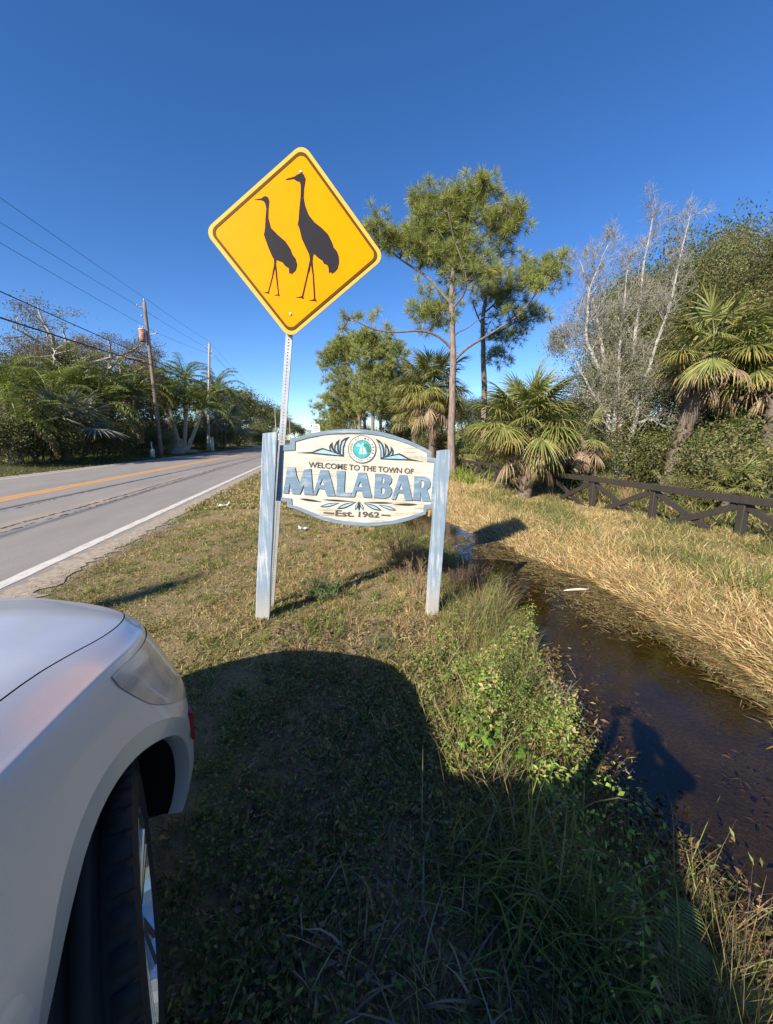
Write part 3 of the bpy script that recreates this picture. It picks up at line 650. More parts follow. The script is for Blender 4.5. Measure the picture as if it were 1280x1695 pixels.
V, F = slab_vf([rdiam(hd-.058, .055)], .002, dm(.003), nr); put('yellow_face', MB().add(V, F), M_SIGNY, plate, G0)
V, F = slab_vf([rdiam(hd-.040, .06), rdiam(hd-.068, .048)[::-1]], .0015, dm(.0055), nr); put('border', MB().add(V, F), M_SIGNBRN, plate, G0)
big = [(575,286),(630,271),(650,257),(668,250),(688,256),(700,283),(698,305),(692,340),(688,400),(698,455),(720,510),(755,555),(800,590),(840,630),(864,678),(875,712),(895,735),(907,768),(909,810),(900,845),(882,866),(862,877),(858,866),(846,872),(842,838),(836,823),(812,812),(806,795),(790,786),(770,770),(752,752),(746,772),(744,800),(748,850),(752,880),(762,1035),(774,1050),(745,1046),(720,1044),(752,1035),(743,880),(738,855),(733,815),(727,855),(717,880),(686,1018),(690,1034),(665,1026),(638,1026),(677,1015),(708,880),(712,858),(727,790),(722,757),(700,710),(676,658),(663,600),(651,570),(657,530),(660,480),(668,400),(670,330),(664,304),(642,297),(625,285),(580,292)]
sml = [(380,414),(425,406),(437,396),(450,392),(466,400),(474,425),(469,470),(468,530),(484,590),(528,635),(575,675),(605,720),(618,755),(638,782),(648,820),(640,855),(612,880),(604,872),(598,876),(595,842),(572,828),(556,806),(527,794),(519,790),(516,815),(522,868),(524,895),(534,1003),(542,1017),(522,1012),(503,1011),(528,1004),(515,895),(510,840),(503,870),(497,895),(472,990),(474,1002),(455,997),(434,997),(466,988),(491,890),(494,866),(504,815),(502,786),(493,772),(470,720),(452,670),(440,635),(447,590),(450,530),(455,470),(448,440),(438,424),(420,417)]
for pts in (big, sml):
    V, F = slab_vf([pts], .0015, lambda a, c: z1(a, c, .0055), nr); put('crane_figure', MB().add(V, F), M_SIGNBLK, plate, G0)
for zx, zy in ((671,243),(607,1128)):
    c = z1(zx, zy, .004); mb = MB(); a = np.linspace(0, 2*np.pi, 12, endpoint=False)
    rings = [(.011, 0), (.011, .004), (.006, .009)]; V = np.array([c+nr*l+(ea*math.cos(t)+eb*math.sin(t))*r for r, l in rings for t in a])
    F = [(i*12+j, i*12+(j+1) % 12, (i+1)*12+(j+1) % 12, (i+1)*12+j) for i in range(2) for j in range(12)] + [tuple(range(24, 36))]
    put('bolt', MB().add(V, F), M_GALV, plate, G0)
# square post with punched holes down every face
p0 = np.array([-.506, 3.585, -.1]); p1 = p0+np.array([.1185, -.042, 1.])*3.70
d = norm(p1-p0); sx = norm(np.cross(d, [0, 1, 0])); sx = sx if sx[0] > 0 else -sx; sy = np.cross(d, sx); hw = .0262; Lp = np.linalg.norm(p1-p0)
pitch = .0254; nc = int(Lp/pitch); mb = MB(); a8 = np.linspace(0, 2*np.pi, 8, endpoint=False)+math.pi/8
cell = [(-1,-1),(1,-1),(1,1),(-1,1)]
for (nx_, tx_) in ((sx, sy), (-sx, sy), (sy, sx), (-sy, sx)):
    V = []; F = []
    for i in range(nc):
        c = p0+d*pitch*(i+.5)+nx_*hw; o = len(V)
        V += [c+tx_*hw*u+d*pitch/2*v for u, v in ((-1,-1),(0,-1),(1,-1),(1,0),(1,1),(0,1),(-1,1),(-1,0))]
        V += [c+tx_*.0058*math.cos(t)+d*.0058*math.sin(t) for t in np.arctan2([-1,-1,-1,0,1,1,1,0],[-1,0,1,1,1,0,-1,-1])]
        V += [v-nx_*.003 for v in V[-8:]]
        F += [(o+k, o+(k+1) % 8, o+8+(k+1) % 8, o+8+k) for k in range(8)] + [(o+8+k, o+8+(k+1) % 8, o+16+(k+1) % 8, o+16+k) for k in range(8)]
    mb.add(V, F)
put('perforated_post', mb, M_GALV, warn, G0)

# ------------------------------------------------------------------ the parked car
CX, CY = -1.36, .83                                     # middle of the front axle
car = tag(empty('parked_car', (CX, CY, 0)), 'silver car parked on the verge with its front wheel turned left', 'car')
m, nt, b = mat('silver_car_paint'); M_PAINT = m
fl = noise(nt, 900, 2, .6, objco(nt)); dst = noise(nt, 6, 5, .65, objco(nt))
nt.links.new(ramp(nt, [(.3, (.60,.605,.61)), (.7, (.72,.725,.73))], fl), b.inputs['Base Color'])
b.inputs['Metallic'].default_value = .42; nt.links.new(ramp(nt, [(.3, (.34,)*3), (.75, (.46,)*3)], dst), b.inputs['Roughness'])
b.inputs['Coat Weight'].default_value = .55; b.inputs['Coat Roughness'].default_value = .05
M_RUBBER = simple('tyre_rubber', (.016,.016,.017), .8, 0, .2, 30); M_BLACKPL = simple('black_plastic', (.008,.008,.008), .75, 0, .2, 30, spec=.2)
M_GLASSD = simple('tinted_glass', (.015,.018,.02), .05, 0, .05, 3); M_RIM = simple('alloy', (.62,.62,.63), .25, .9, .05, 6)
M_LENS, _nt, _b = mat('headlamp_lens'); _b.inputs['Base Color'].default_value = (.42,.42,.41,1); _b.inputs['Metallic'].default_value = .35; _b.inputs['Roughness'].default_value = .3; _b.inputs['Coat Weight'].default_value = .6; _b.inputs['Coat Roughness'].default_value = .02
_n = noise(_nt, 14, 3, .5, objco(_nt), (1, .3, 2)); _nt.links.new(ramp(_nt, [(.35, (.36,.365,.37)), (.6, (.50,.505,.51))], _n), _b.inputs['Base Color'])
M_RED = simple('red_reflector', (.45,.02,.015), .2, 0, .1, 20)
def hw_at(y):
    if y > .2: t = min(1., (y-.2)/.66); return .93*max(0., 1-t**2.4)**(1/1.9)
    if y < -3.0: t = min(1., (-3.0-y)/.75); return .93*max(0., 1-t**3.0)**(1/2.2)
    return .93
yst = np.concatenate([-3.75+.75*(1-np.cos(np.linspace(0, math.pi/2, 10))), np.linspace(-2.8, 0.1, 12), .2+.66*np.sin(np.linspace(0, math.pi/2, 16))])
def section(y):
    h = hw_at(y); s = 1.0
    zt = float(np.interp(y, [-3.75,-3.2,-.6,-.2,.2,.5,.7,.8,.86], [.98,1.0,1.07,1.065,1.045,1.015,.98,.955,.93]))
    zc = float(np.interp(y, [-3.75,-3.2,-.6,-.2,.2,.5,.7,.8,.86], [.92,.94,.995,.99,.975,.94,.905,.885,.87]))
    front = float(np.clip((y-.2)/.66, 0, 1))
    sf = float(np.interp(y, [.1,.55], [.765,.835])); k5 = float(np.interp(y, [.1,.55], [0,.018]))
    pts = [(0,zt,0),(.3,zt-.003,0),(.6,zt-.012,0),(sf,zt-.028-.02*(sf-.765)/.07,0),(.855+k5,zc+.006,0),(.868+k5,zc,0),(.882+k5*.8,zc-.02,.0),(.948,.815-.02*front,.02),(.99,.725-.03*front,.05),(1.0,.62,.075),(1.0,.5,.085),(.985,.36,.07),(.94,.25,.03),(.5,.20,0),(0,.20,0)]
    return [(x*h, y+dy*front, z) for x, z, dy in pts]
ctl = np.array([section(y) for y in yst])                # stations x points x 3
def spl(A, m_, axis):
    A = np.moveaxis(A, axis, 0); n = len(A); ch = np.linalg.norm(np.diff(A, axis=0), axis=-1); ch = ch.reshape(n-1, -1).mean(1)**.8; sh = (slice(None),)+(None,)*(A.ndim-1)
    d = np.diff(A, axis=0)/ch[sh]; T = np.empty_like(A); T[0], T[-1] = d[0], d[-1]
    T[1:-1] = (ch[1:][sh]*d[:-1]+ch[:-1][sh]*d[1:])/(ch[1:]+ch[:-1])[sh]; out = []
    for i in range(n-1):
        for k in range(m_):
            t = k/m_; out.append((2*t**3-3*t**2+1)*A[i]+(t**3-2*t**2+t)*ch[i]*T[i]+(3*t**2-2*t**3)*A[i+1]+(t**3-t**2)*ch[i]*T[i+1])
    out.append(A[-1]); return np.moveaxis(np.array(out), 0, axis)
D1 = spl(spl(ctl, 5, 0), 5, 1); nu, nv = D1.shape[:2]; D1[:, 0, 0] = 0; D1[:, -1, 0] = 0; D1[:, :, 0] = np.maximum(D1[:, :, 0], 0)
jh = 3*5                                                # hood seam column
jl0, jl1 = 6*5, 8*5+2                                  # headlamp rows
AR, AZ = .42, .365                                       # wheel arch radius, axle height
arches = [(0.0, AZ), (-2.72, AZ)]
body = MB(); hood = MB(); lamps = []
for sgn in (1, -1):
    G = D1.copy(); G[:, :, 0] *= sgn; low = np.arange(nv) > 6*5
    inside = np.zeros((nu, nv), bool)
    for (ay, az) in arches:
        dy, dz = G[:, :, 1]-ay, G[:, :, 2]-az; r = np.hypot(dy, dz); ok = low[None, :] & (np.abs(G[:, :, 0]) > .5)
        inside |= ok & (r < AR+.06)
    I = np.arange(nu*nv).reshape(nu, nv)
    q = np.stack([I[:-1,:-1], I[1:,:-1], I[1:,1:], I[:-1,1:]], -1)
    hole = inside[:-1,:-1] | inside[1:,:-1] | inside[1:,1:] | inside[:-1,1:]
    yc = (G[:-1,:-1,1]+G[1:,1:,1])/2; jj = np.arange(nv-1)[None]
    ishood = (jj < jh) & (yc > -.62) & (yc < .80); tl = np.clip((yc-.16)/.36, 0, 1)
    sel = ~hole & ~ishood
    body.add(G.reshape(-1, 3), q[sel].reshape(-1, 4) if sgn > 0 else q[sel].reshape(-1, 4)[:, ::-1])
    Hh = G.copy(); Hh[:, :, 2] += .0015; Hh[:, jh, 0] -= sgn*.0035*(np.abs(Hh[:, jh, 0]) > .01); hood.add(Hh.reshape(-1, 3), q[ishood].reshape(-1, 4) if sgn > 0 else q[ishood].reshape(-1, 4)[:, ::-1])
    # the groove between hood and wing: a sunken dark floor
    st = [i_ for i_ in range(nu) if -.62 < G[i_, 0, 1] < .80]; gv = []
    for i_ in st: gv += [G[i_, jh]-np.array([sgn*.02, 0, .012]), G[i_, jh]-np.array([-sgn*.0005, 0, .012]), G[i_, jh]+np.array([0, 0, -.0002])]
    body.add(np.array(gv), np.array([(3*k+a, 3*k+3+a, 3*k+4+a, 3*k+1+a) for k in range(len(st)-1) for a in (0, 1)]), 1)
    # the headlamp: a smooth wedge laid over the wing, pointed at the back
    iu = [i_ for i_ in range(nu) if .15 < G[i_, jl0, 1] < .84]; rows = []
    for i_ in iu:
        tt = float(np.clip((G[i_, jl0, 1]-.15)/.30, 0, 1))**.7; vv = jl0+(jl1-jl0)*tt*np.linspace(0, 1, 9); lo = np.floor(vv).astype(int); fr_ = (vv-lo)[:, None]
        P_ = G[i_, lo]*(1-fr_)+G[i_, lo+1]*fr_; ins = np.array([0, .6, 1, 1, 1, 1, 1, .6, 0])[:, None]*min(1, tt*1.5)
        rows.append(P_+np.array([sgn*.7, .4, .5])*(.003+.005*ins))
    LG = np.array(rows); na = len(rows); I9 = np.arange(na*9).reshape(na, 9); lamps.append(MB().add(LG.reshape(-1, 3), np.stack([I9[:-1,:-1], I9[1:,:-1], I9[1:,1:], I9[:-1,1:]], -1).reshape(-1, 4)))
body_o = body.build('body', [M_PAINT, M_BLACKPL], car, True); hood.build('hood', M_PAINT, car, True)
for lm in lamps: lm.build('headlight', M_LENS, car, True)
# wheel wells and arch mouldings
for (ay, az) in arches:
    for sgn in (1, -1):
        a = np.linspace(-.22, math.pi+.22, 40); ys_, zs_ = ay+np.cos(a)*AR, az+np.sin(a)*AR
        sk = D1[:, 6*5:, :].reshape(-1, 3); sk = sk[(sk[:, 0] > .5)]
        def xs(yv, zv):                                   # outer skin at this place
            d2 = (sk[:, 1]-yv)**2+(sk[:, 2]-zv)**2; k4 = np.argpartition(d2, 16)[:16]; A_ = np.stack([np.ones(16), sk[k4, 1]-yv, sk[k4, 2]-zv], -1); w4 = np.sqrt(1/(d2[k4]+2e-4))[:, None]
            return float(np.linalg.lstsq(A_*w4, sk[k4, :1]*w4, rcond=None)[0][0, 0])
        rows = []
        for grp in (((.0003, .15), (.0008, .135), (.0008, .11), (.0008, .09), (.0008, .072), (.0008, .06), (.0008, .048)), ((.0008, .048), (-.006, .025), (-.013, .0)), ((-.013, .0), (-.016, -.003), (-.06, -.004))):
            rows = []
            for kx, kr in grp:
                yy, zz = ay+np.cos(a)*(AR+kr), az+np.sin(a)*(AR+kr)
                rows.append(np.stack([[sgn*(xs(y_, z_)+kx) for y_, z_ in zip(yy, zz)], yy, zz], -1))
            V = np.concatenate(rows); n = len(a); F = [(i*n+j, i*n+j+1, (i+1)*n+j+1, (i+1)*n+j) for i in range(len(rows)-1) for j in range(n-1)]
            MB().add(V, F).build('arch_moulding', M_PAINT, car, True)
        xo = np.minimum(.895, np.array([xs(y_, z_) for y_, z_ in zip(ys_, zs_)])-.05); rows = [np.stack([sgn*np.minimum(xo, x_), ay+np.cos(a)*(AR+.0), az+np.sin(a)*(AR+.0)], -1) for x_ in (.895, .8, .7, .55, .42)]
        V = np.concatenate(rows); F = [(i*n+j, i*n+j+1, (i+1)*n+j+1, (i+1)*n+j) for i in range(4) for j in range(n-1)]; F.append(tuple(range(4*n, 5*n)))
        MB().add(V, F).build('wheel_well', M_BLACKPL, car, True)
# side markers on the bumper corners
for sgn in (1, -1):
    P = [np.array([sgn*(.93*k+.004), y_, z_]) for k, y_, z_ in ((.985,.40,.66),(.94,.47,.66),(.94,.47,.56),(.985,.40,.56))]
    o = MB().add(np.array(P+[p-np.array([sgn*.01, 0, 0]) for p in P]), [(0,1,2,3),(4,7,6,5),(0,4,5,1),(1,5,6,2),(2,6,7,3),(3,7,4,0)]).build('side_marker', M_RED, car)
# wheels
def wheel(x, y, steer, sgn):
    w = empty('wheel', (x, y, AZ-.0), steer, car)
    a = np.linspace(0, 2*np.pi, 48, endpoint=False)
    prof = [(-.105,.235),(-.118,.27),(-.12,.31),(-.108,.345),(-.095,.357),(-.06,.362),(-.055,.352),(-.045,.352),(-.04,.363),(-.012,.364),(-.008,.353),(.008,.353),(.012,.364),(.04,.363),(.045,.352),(.055,.352),(.06,.362),(.095,.357),(.108,.345),(.12,.31),(.118,.27),(.105,.235)]
    V = np.array([(px, r*math.cos(t), r*math.sin(t)) for px, r in prof for t in a]); n = len(a)
    F = [(i*n+j, i*n+(j+1) % n, (i+1)*n+(j+1) % n, (i+1)*n+j) for i in range(len(prof)-1) for j in range(n)]
    mb = MB().add(V, F)
    for s_ in (-1, 1):                                     # shoulder tread blocks
        for k in range(40):
            t = 2*math.pi*(k+.25*s_)/40; c = np.array([s_*.092, .358*math.cos(t), .358*math.sin(t)]); rd = np.array([0, math.cos(t), math.sin(t)]); tg = np.array([0, -math.sin(t), math.cos(t)])
            B = [c+np.array([u*.022, 0, 0])+tg*v*.018+rd*wv*.008 for u in (-1,1) for v in (-1,1) for wv in (-1,1)]
            mb.add(B, [(0,1,3,2),(4,6,7,5),(0,4,5,1),(2,3,7,6),(0,2,6,4),(1,5,7,3)])
    mb.build('tyre', M_RUBBER, w, True)
    prof = [(sgn*.10,.240),(sgn*.112,.236),(sgn*.112,.222),(sgn*.095,.214),(sgn*.06,.205),(-sgn*.09,.20),(-sgn*.10,.235)]
    V = np.array([(px, r*math.cos(t), r*math.sin(t)) for px, r in prof for t in a]); F = [(i*n+j, i*n+(j+1) % n, (i+1)*n+(j+1) % n, (i+1)*n+j) for i in range(len(prof)-1) for j in range(n)]
    mb = MB().add(V, F)
    for k in range(10):
        t = 2*math.pi*(k//2)/5+(.13 if k % 2 else -.13); rd = np.array([0, math.cos(t), math.sin(t)])
        V, F = beam_vf(np.array([sgn*.085, 0, 0])+rd*.04, np.array([sgn*.098, 0, 0])+rd*.222, .022, .03, .004, (1, 0, 0)); mb.add(V, F)
    V, F = tube_vf([(sgn*.05,0,0),(sgn*.09,0,0),(sgn*.098,0,0)], [.06,.06,.035], 20); mb.add(V, F)
    V, F = tube_vf([(-sgn*.02,0,0),(-sgn*.01,0,0)], [.15,.15], 28); mb.add(V, F, 1)
    mb.build('rim', [M_RIM, M_BLACKPL], w, False)
for sgn in (1, -1):
    wheel(sgn*.79, 0, math.radians(23), sgn); wheel(sgn*.80, -2.72, 0, sgn)
# cabin
rf = np.array([[(-.60+.0,-1.30,1.60),(0,-1.22,1.655),(.60,-1.30,1.60)],[(-.64,-1.7,1.635),(0,-1.7,1.70),(.64,-1.7,1.635)],[(-.64,-2.6,1.635),(0,-2.6,1.70),(.64,-2.6,1.635)],[(-.60,-3.35,1.57),(0,-3.4,1.63),(.60,-3.35,1.57)]], float)
RS = spl(spl(rf, 6, 0), 6, 1); a_, b2 = RS.shape[:2]; I = np.arange(a_*b2).reshape(a_, b2); q = np.stack([I[:-1,:-1], I[1:,:-1], I[1:,1:], I[:-1,1:]], -1).reshape(-1, 4)
MB().add(RS.reshape(-1, 3), q).add(RS.reshape(-1, 3)-np.array([0,0,.03]), q[:, ::-1]).build('roof', M_PAINT, car, True)
def quad(name, P, m): return MB().add(np.array(P), [tuple(range(len(P)))]).build(name, m, car)
quad('windscreen', [(-.70,-.58,1.03),(.70,-.58,1.03),(.585,-1.28,1.60),(0,-1.2,1.65),(-.585,-1.28,1.60)], M_GLASSD)
quad('rear_window', [(-.68,-3.62,1.03),(.68,-3.62,1.03),(.585,-3.36,1.565),(-.585,-3.36,1.565)], M_GLASSD)
for s_ in (1, -1):
    for y0, y1, t0, t1 in ((-.78,-1.62,-1.36,-1.66),(-1.72,-2.62,-1.74,-2.58),(-2.70,-3.50,-2.66,-3.28)):
        quad('side_window', [(s_*.79,y0,.99),(s_*.79,y1,.99),(s_*.628,t1,1.60),(s_*.612,t0,1.595)], M_GLASSD)
    for p, q_ in (((.74,-.6,.99),(.60,-1.32,1.61)),((.79,-1.67,.97),(.632,-1.70,1.62)),((.79,-2.66,.97),(.632,-2.62,1.62)),((.75,-3.6,.97),(.60,-3.33,1.58))):
        V, F = beam_vf((s_*p[0],p[1],p[2]), (s_*q_[0],q_[1],q_[2]), .07, .05, .012); MB().add(V, F).build('pillar', M_PAINT, car)
    t = np.linspace(0, math.pi, 7); V, F = tube_vf([(s_*.86,-.98,1.05),(s_*.90,-.97,1.07),(s_*.97,-.96,1.08),(s_*1.03,-.95,1.07)], [.04,.075,.085,.04], 10)
    MB().add(V, F).build('door_mirror', M_PAINT, car, True)
    for y0 in (-1.55, -2.45):
        V, F = beam_vf((s_*.935,y0,.84), (s_*.935,y0-.18,.84), .03, .025, .006); MB().add(V, F).build('door_handle', M_PAINT, car)
MB().add(*box_vf(0, .80, .62, .9, .10, .16)).build('grille', M_BLACKPL, car)
# licence-plate-free rear lamps
for s_ in (1, -1): MB().add(*box_vf(s_*.72, -3.58, .82, .16, .14, .22)).build('tail_light', M_RED, car)

# ------------------------------------------------------------------ the photographer (only the shadow reaches the picture)
def person(loc):
    J = dict(pelvis=((0,0,.95),.13), waist=((0,0,1.08),.125), chest=((0,.02,1.30),.15), neck=((0,.01,1.48),.055), chin=((0,.05,1.55),.06), head=((0,.03,1.62),.105), crown=((0,.02,1.68),.09),
             shl=((-.19,.0,1.40),.062), ell=((-.36,.10,1.30),.05), wrl=((-.06,.30,1.42),.032), hal=((-.02,.335,1.49),.034),
             shr=((.19,.0,1.40),.062), elr=((.33,.10,1.28),.05), wrr=((.20,.30,1.42),.032), har=((.15,.335,1.49),.034),
             hil=((-.10,0,.90),.10), knl=((-.12,.03,.50),.062), anl=((-.13,-.01,.09),.045), tol=((-.15,.17,.04),.035),
             hir=((.10,0,.90),.10), knr=((.12,.03,.50),.062), anr=((.13,-.01,.09),.045), tor=((.15,.17,.04),.035))
    E_ = [('pelvis','waist'),('waist','chest'),('chest','neck'),('neck','chin'),('chin','head'),('head','crown'),('chest','shl'),('shl','ell'),('ell','wrl'),('wrl','hal'),('chest','shr'),('shr','elr'),('elr','wrr'),('wrr','har'),('pelvis','hil'),('hil','knl'),('knl','anl'),('anl','tol'),('pelvis','hir'),('hir','knr'),('knr','anr'),('anr','tor')]
    for sd, hx in (('l', -.02), ('r', .15)):                # five fingers each, bent round the phone
        for k in range(5):
            s_ = 1 if sd == 'l' else -1
            tip = (hx+s_*(.03+.006*k), .352, 1.53-.017*k) if k else (hx+s_*.02, .315, 1.545)
            mid = (hx+s_*.008, .356, 1.535-.017*k) if k else (hx+s_*.004, .318, 1.52)
            J['m%s%d' % (sd, k)] = (mid, .009); J['t%s%d' % (sd, k)] = (tip, .008)
            E_ += [('ha'+sd, 'm%s%d' % (sd, k)), ('m%s%d' % (sd, k), 't%s%d' % (sd, k))]
    names = list(J); me = bpy.data.meshes.new('person'); me.from_pydata([J[n][0] for n in names], [(names.index(a), names.index(c)) for a, c in E_], [])
    o = bpy.data.objects.new('person', me); COL.objects.link(o)
    sk = o.modifiers.new('skin', 'SKIN'); o.modifiers.new('sub', 'SUBSURF').levels = 2
    for i, n in enumerate(names): me.skin_vertices[0].data[i].radius = (J[n][1], J[n][1]*(.75 if n in ('pelvis','waist','chest') else 1)); me.skin_vertices[0].data[i].use_root = (n == 'pelvis')
    dg = bpy.context.evaluated_depsgraph_get(); nm = bpy.data.meshes.new_from_object(o.evaluated_get(dg)); bpy.data.objects.remove(o)
    nm.materials.clear()
    for mm in (simple('skin', (.45,.27,.19), .5), simple('grey_shirt', (.18,.19,.21), .9, bmp=.2), simple('denim', (.05,.07,.13), .9, bmp=.2), simple('dark_hair', (.03,.022,.018), .6), simple('shoe', (.06,.06,.06), .6)): nm.materials.append(mm)
    for p in nm.polygons:
        c = p.center; p.use_smooth = True
        p.material_index = 4 if c.z < .1 else 2 if c.z < .98 else 3 if (c.z > 1.66 and (c.y < .09 or c.z > 1.73)) else 0 if (c.z > 1.48 or c.y > .2) else 1
    o = link('person', nm, None, loc); o.rotation_euler = (0, 0, -YAW)
    return o
pp = tag(person((-.165, -.40, -.02)), 'person in grey shirt and jeans holding up a phone beside the car', 'person')
V, F = box_vf(0, 0, 0, .155, .009, .074); ph = MB().add(V, F).build('phone', simple('phone_black', (.01,.01,.012), .15)); ph.location = (-.07, -.045, 1.545); ph.rotation_euler = (-PITCH, 0, -YAW)
tag(ph, 'black phone held sideways in both hands beside the car', 'phone')

# ------------------------------------------------------------------ the cross-braced fence
M_FENCE = wood_paint('dark_stained_wood', (.035,.028,.022), (.11,.10,.09), .66, (20, 20, 3))
fence = tag(empty('fence', (7.4, 5.8, -.25)), 'dark brown wooden cross-braced fence along the far edge of the ditch field', 'fence')
FR = np.array([7.4, 5.8, -.25])
fpos = [(7.85,2.35),(7.72,4.05),(7.62,5.75),(7.48,7.55),(7.3,9.3),(7.25,11.15),(7.25,13.1),(7.3,15.2),(7.35,17.4),(7.4,19.6),(7.4,21.8),(7.4,24.0)]
tops = [.56+.02*math.sin(i*2.1) for i in range(len(fpos))]
def fpart(name, V, F): put(name, MB().add(V, F), M_FENCE, fence, FR)
for i, (x, y) in enumerate(fpos):
    V, F = beam_vf((x, y, -.75), (x+.012*math.sin(i*3), y+.01*math.cos(i*5), tops[i]+.015), .135, .125, .012, (0, 1, 0)); fpart('post', V, F)
    if i+1 < len(fpos):
        x2, y2 = fpos[i+1]; a, c = np.array([x-.09, y, tops[i]-.065]), np.array([x2-.09, y2, tops[i+1]-.065])
        dv = norm(c-a); V, F = beam_vf(a-dv*.0, c-dv*.006, .042, .14, .006); fpart('rail', V, F)
        lo = -.42
        V, F = beam_vf((x-.045, y+.09, tops[i]-.2), (x2-.045, y2-.09, lo), .04, .125, .006); fpart('brace', V, F)
        V, F = beam_vf((x+.0, y+.09, lo), (x2+.0, y2-.09, tops[i+1]-.2), .04, .125, .006); fpart('brace', V, F)

# ------------------------------------------------------------------ palms
def fan_frond(elev, seed, cols, pet=.68, seg=.72, n=34, droop=.75, width=.036, dead=False):
    r = np.random.default_rng(seed); mb = MB()
    t = np.linspace(0, 1, 6); e = elev - t*t*(.35 if not dead else .2); step = pet/5
    P = np.zeros((6, 3)); 
    for i in range(1, 6): P[i] = P[i-1]+step*np.array([math.cos(e[i]), 0, math.sin(e[i])])
    V, F = tube_vf(P, np.linspace(.02, .011, 6), 4); mb.add(V, F, 0, np.array(cols[0])*.9)
    d = np.array([math.cos(e[-1]), 0, math.sin(e[-1])]); Yv = np.array([0, 1., 0]); nrm = np.cross(d, Yv)
    th = np.linspace(-2.0, 2.0, n)+r.normal(0, .03, n); ct, st = np.cos(th)[:, None], np.sin(th)[:, None]
    D = d*ct + Yv*st*(.95 if not dead else .35) + nrm*(-.25)*np.abs(st)*(1 if nrm[2] > 0 else -1)
    base = P[-1] + d*.22*np.clip(ct, 0, 1)*np.array([[1., 1, 1]])
    L = seg*(1-.22*(np.abs(th)/2)**2)*r.uniform(.88, 1.08, n)
    sd = norm(np.cross(D, nrm)) + nrm*(np.where(np.arange(n) % 2, .5, -.5))[:, None]
    V, F, k = blades_vf(base, D, L, width, r.uniform(.7, 1.25, n)*droop, (.45, 1., .8, .45, .06), sd)
    cc = np.asarray(cols)[r.choice(len(cols), n)]
    C = vary(cc, n, .18, r, rep=k).reshape(n, k, 3); 
    C[:, -4:] = C[:, -4:]*.55 + np.array([.36,.27,.10])*.45      # drier tips
    mb.add(V, F, 0, C.reshape(-1, 3))
    return mb.mesh('frond', M_PALM if not dead else M_STRAW)
SG = [(.17,.20,.05), (.22,.235,.065), (.13,.165,.045), (.27,.27,.09)]; SY = [(.42,.34,.09), (.36,.31,.08), (.28,.27,.08)]; SD = [(.36,.26,.16), (.28,.20,.13), (.45,.34,.22)]
FANS = {}
for i, el in enumerate((1.35, 1.0, .65, .3, -.05)):
    for s in range(3): FANS[('g', i, s)] = fan_frond(el, 10*i+s, SG, droop=.40+.09*i)
for i, el in enumerate((.15, -.15, -.45)):
    for s in range(2): FANS[('y', i, s)] = fan_frond(el, 200+10*i+s, SY+SG[1:2], pet=.62, seg=.66, droop=.8); FANS[('d', i, s)] = fan_frond(el-.45, 300+10*i+s, SD, pet=.6, seg=.62, droop=.8, n=24, dead=True)
def trunk_mesh(path, r0, r1, m, boots=0, seed=0, bcol=None):
    r = np.random.default_rng(seed); mb = MB(); P = np.asarray(path, float); n = 18
    t = np.linspace(0, 1, n); Q = np.stack([np.interp(t, np.linspace(0, 1, len(P)), P[:, k]) for k in range(3)], -1)
    rad = np.interp(t, [0, .08, 1], [r0*1.25, r0, r1])*(1+.05*r.normal(size=n)); V, F = tube_vf(Q, rad, 12); mb.add(V, F)
    return mb, Q, rad
def sabal(label, base, top, size, ng, ny, nd, tr=.16, boots=60, seed=0, group='cabbage palms on the right', cat='palm tree'):
    r = np.random.default_rng(seed); B = np.array(base, float); T = np.array(top, float)-B
    root = tag(empty('cabbage_palm', B), label, cat, group)
    mid = T*.5+np.array([.06*r.normal(), .06*r.normal(), 0]); mb, Q, rad = trunk_mesh([(0,0,-.2), mid, T], tr, tr*1.1, None, seed=seed)
    tk = mb.build('trunk', M_PALMBARK, root, True)
    if boots:                                               # split leaf bases left on the trunk
        L = boots; bm = MB(); tt = r.uniform(.12, 1, L); an = r.uniform(0, 2*np.pi, L); c = np.stack([np.interp(tt, np.linspace(0, 1, len(Q)), Q[:, k]) for k in range(3)], -1)
        out = np.stack([np.cos(an), np.sin(an), np.zeros(L)], -1); P = c+out*tr*.9; D = out*.75+np.array([0, 0, .8])
        V, F, k = blades_vf(P, D, r.uniform(.28, .55, L)*min(1, size*1.1), .10, -.0, (1., .8, .5, .3), np.cross(D, out+.001)+.0); bm.add(V, F, 0, vary(pick([(.36,.28,.20),(.24,.18,.13),(.50,.41,.31)], L, None, r), L, .2, r, rep=k))
        V, F, k = blades_vf(P+out*.02, D, r.uniform(.15, .3, L)*min(1, size*1.2), .07, .0, (1., .7, .2), np.cross(D, out+.001)); bm.add(V, F, 0, vary((.16,.12,.085), L, .3, r, rep=k))
        tag(bm.build('leaf_bases', M_STRAW, root), kind='stuff')
    for kind, num in (('g', ng), ('y', ny), ('d', nd)):
        for i in range(num):
            if kind == 'g': lev = min(4, int((i/num)**.85*5))
            else: lev = r.integers(0, 3)
            me = FANS[(kind, int(lev), int(r.integers(0, 3 if kind == 'g' else 2)))]
            hz = {'g': .02+.05*(4-lev), 'y': -.03, 'd': -.16-.05*lev}[kind]
            link('frond', me, root, tuple(T+np.array([0, 0, hz*size+.04*r.normal()])), (r.normal(0, .12), r.normal(0, .12), i*2.39996+r.normal(0, .25)), size*r.uniform(.85, 1.12))
    return root
p = on_z(866, 826, -.28)
sabal('squat cabbage palm with yellowing lower fronds in front of the fence', (p[0], p[1], -.28), at_d(869, 710, math.hypot(p[0], p[1])), 1.16, 54, 12, 8, .2, 110, 3)
def hd_(v): return math.hypot(v[0], v[1])
def gpt(px, dist): 
    d = ray(px, 745); h = math.hypot(d[0], d[1]); x, y = d[0]/h*dist, d[1]/h*dist; return (x, y, float(ground_z(x, y)))
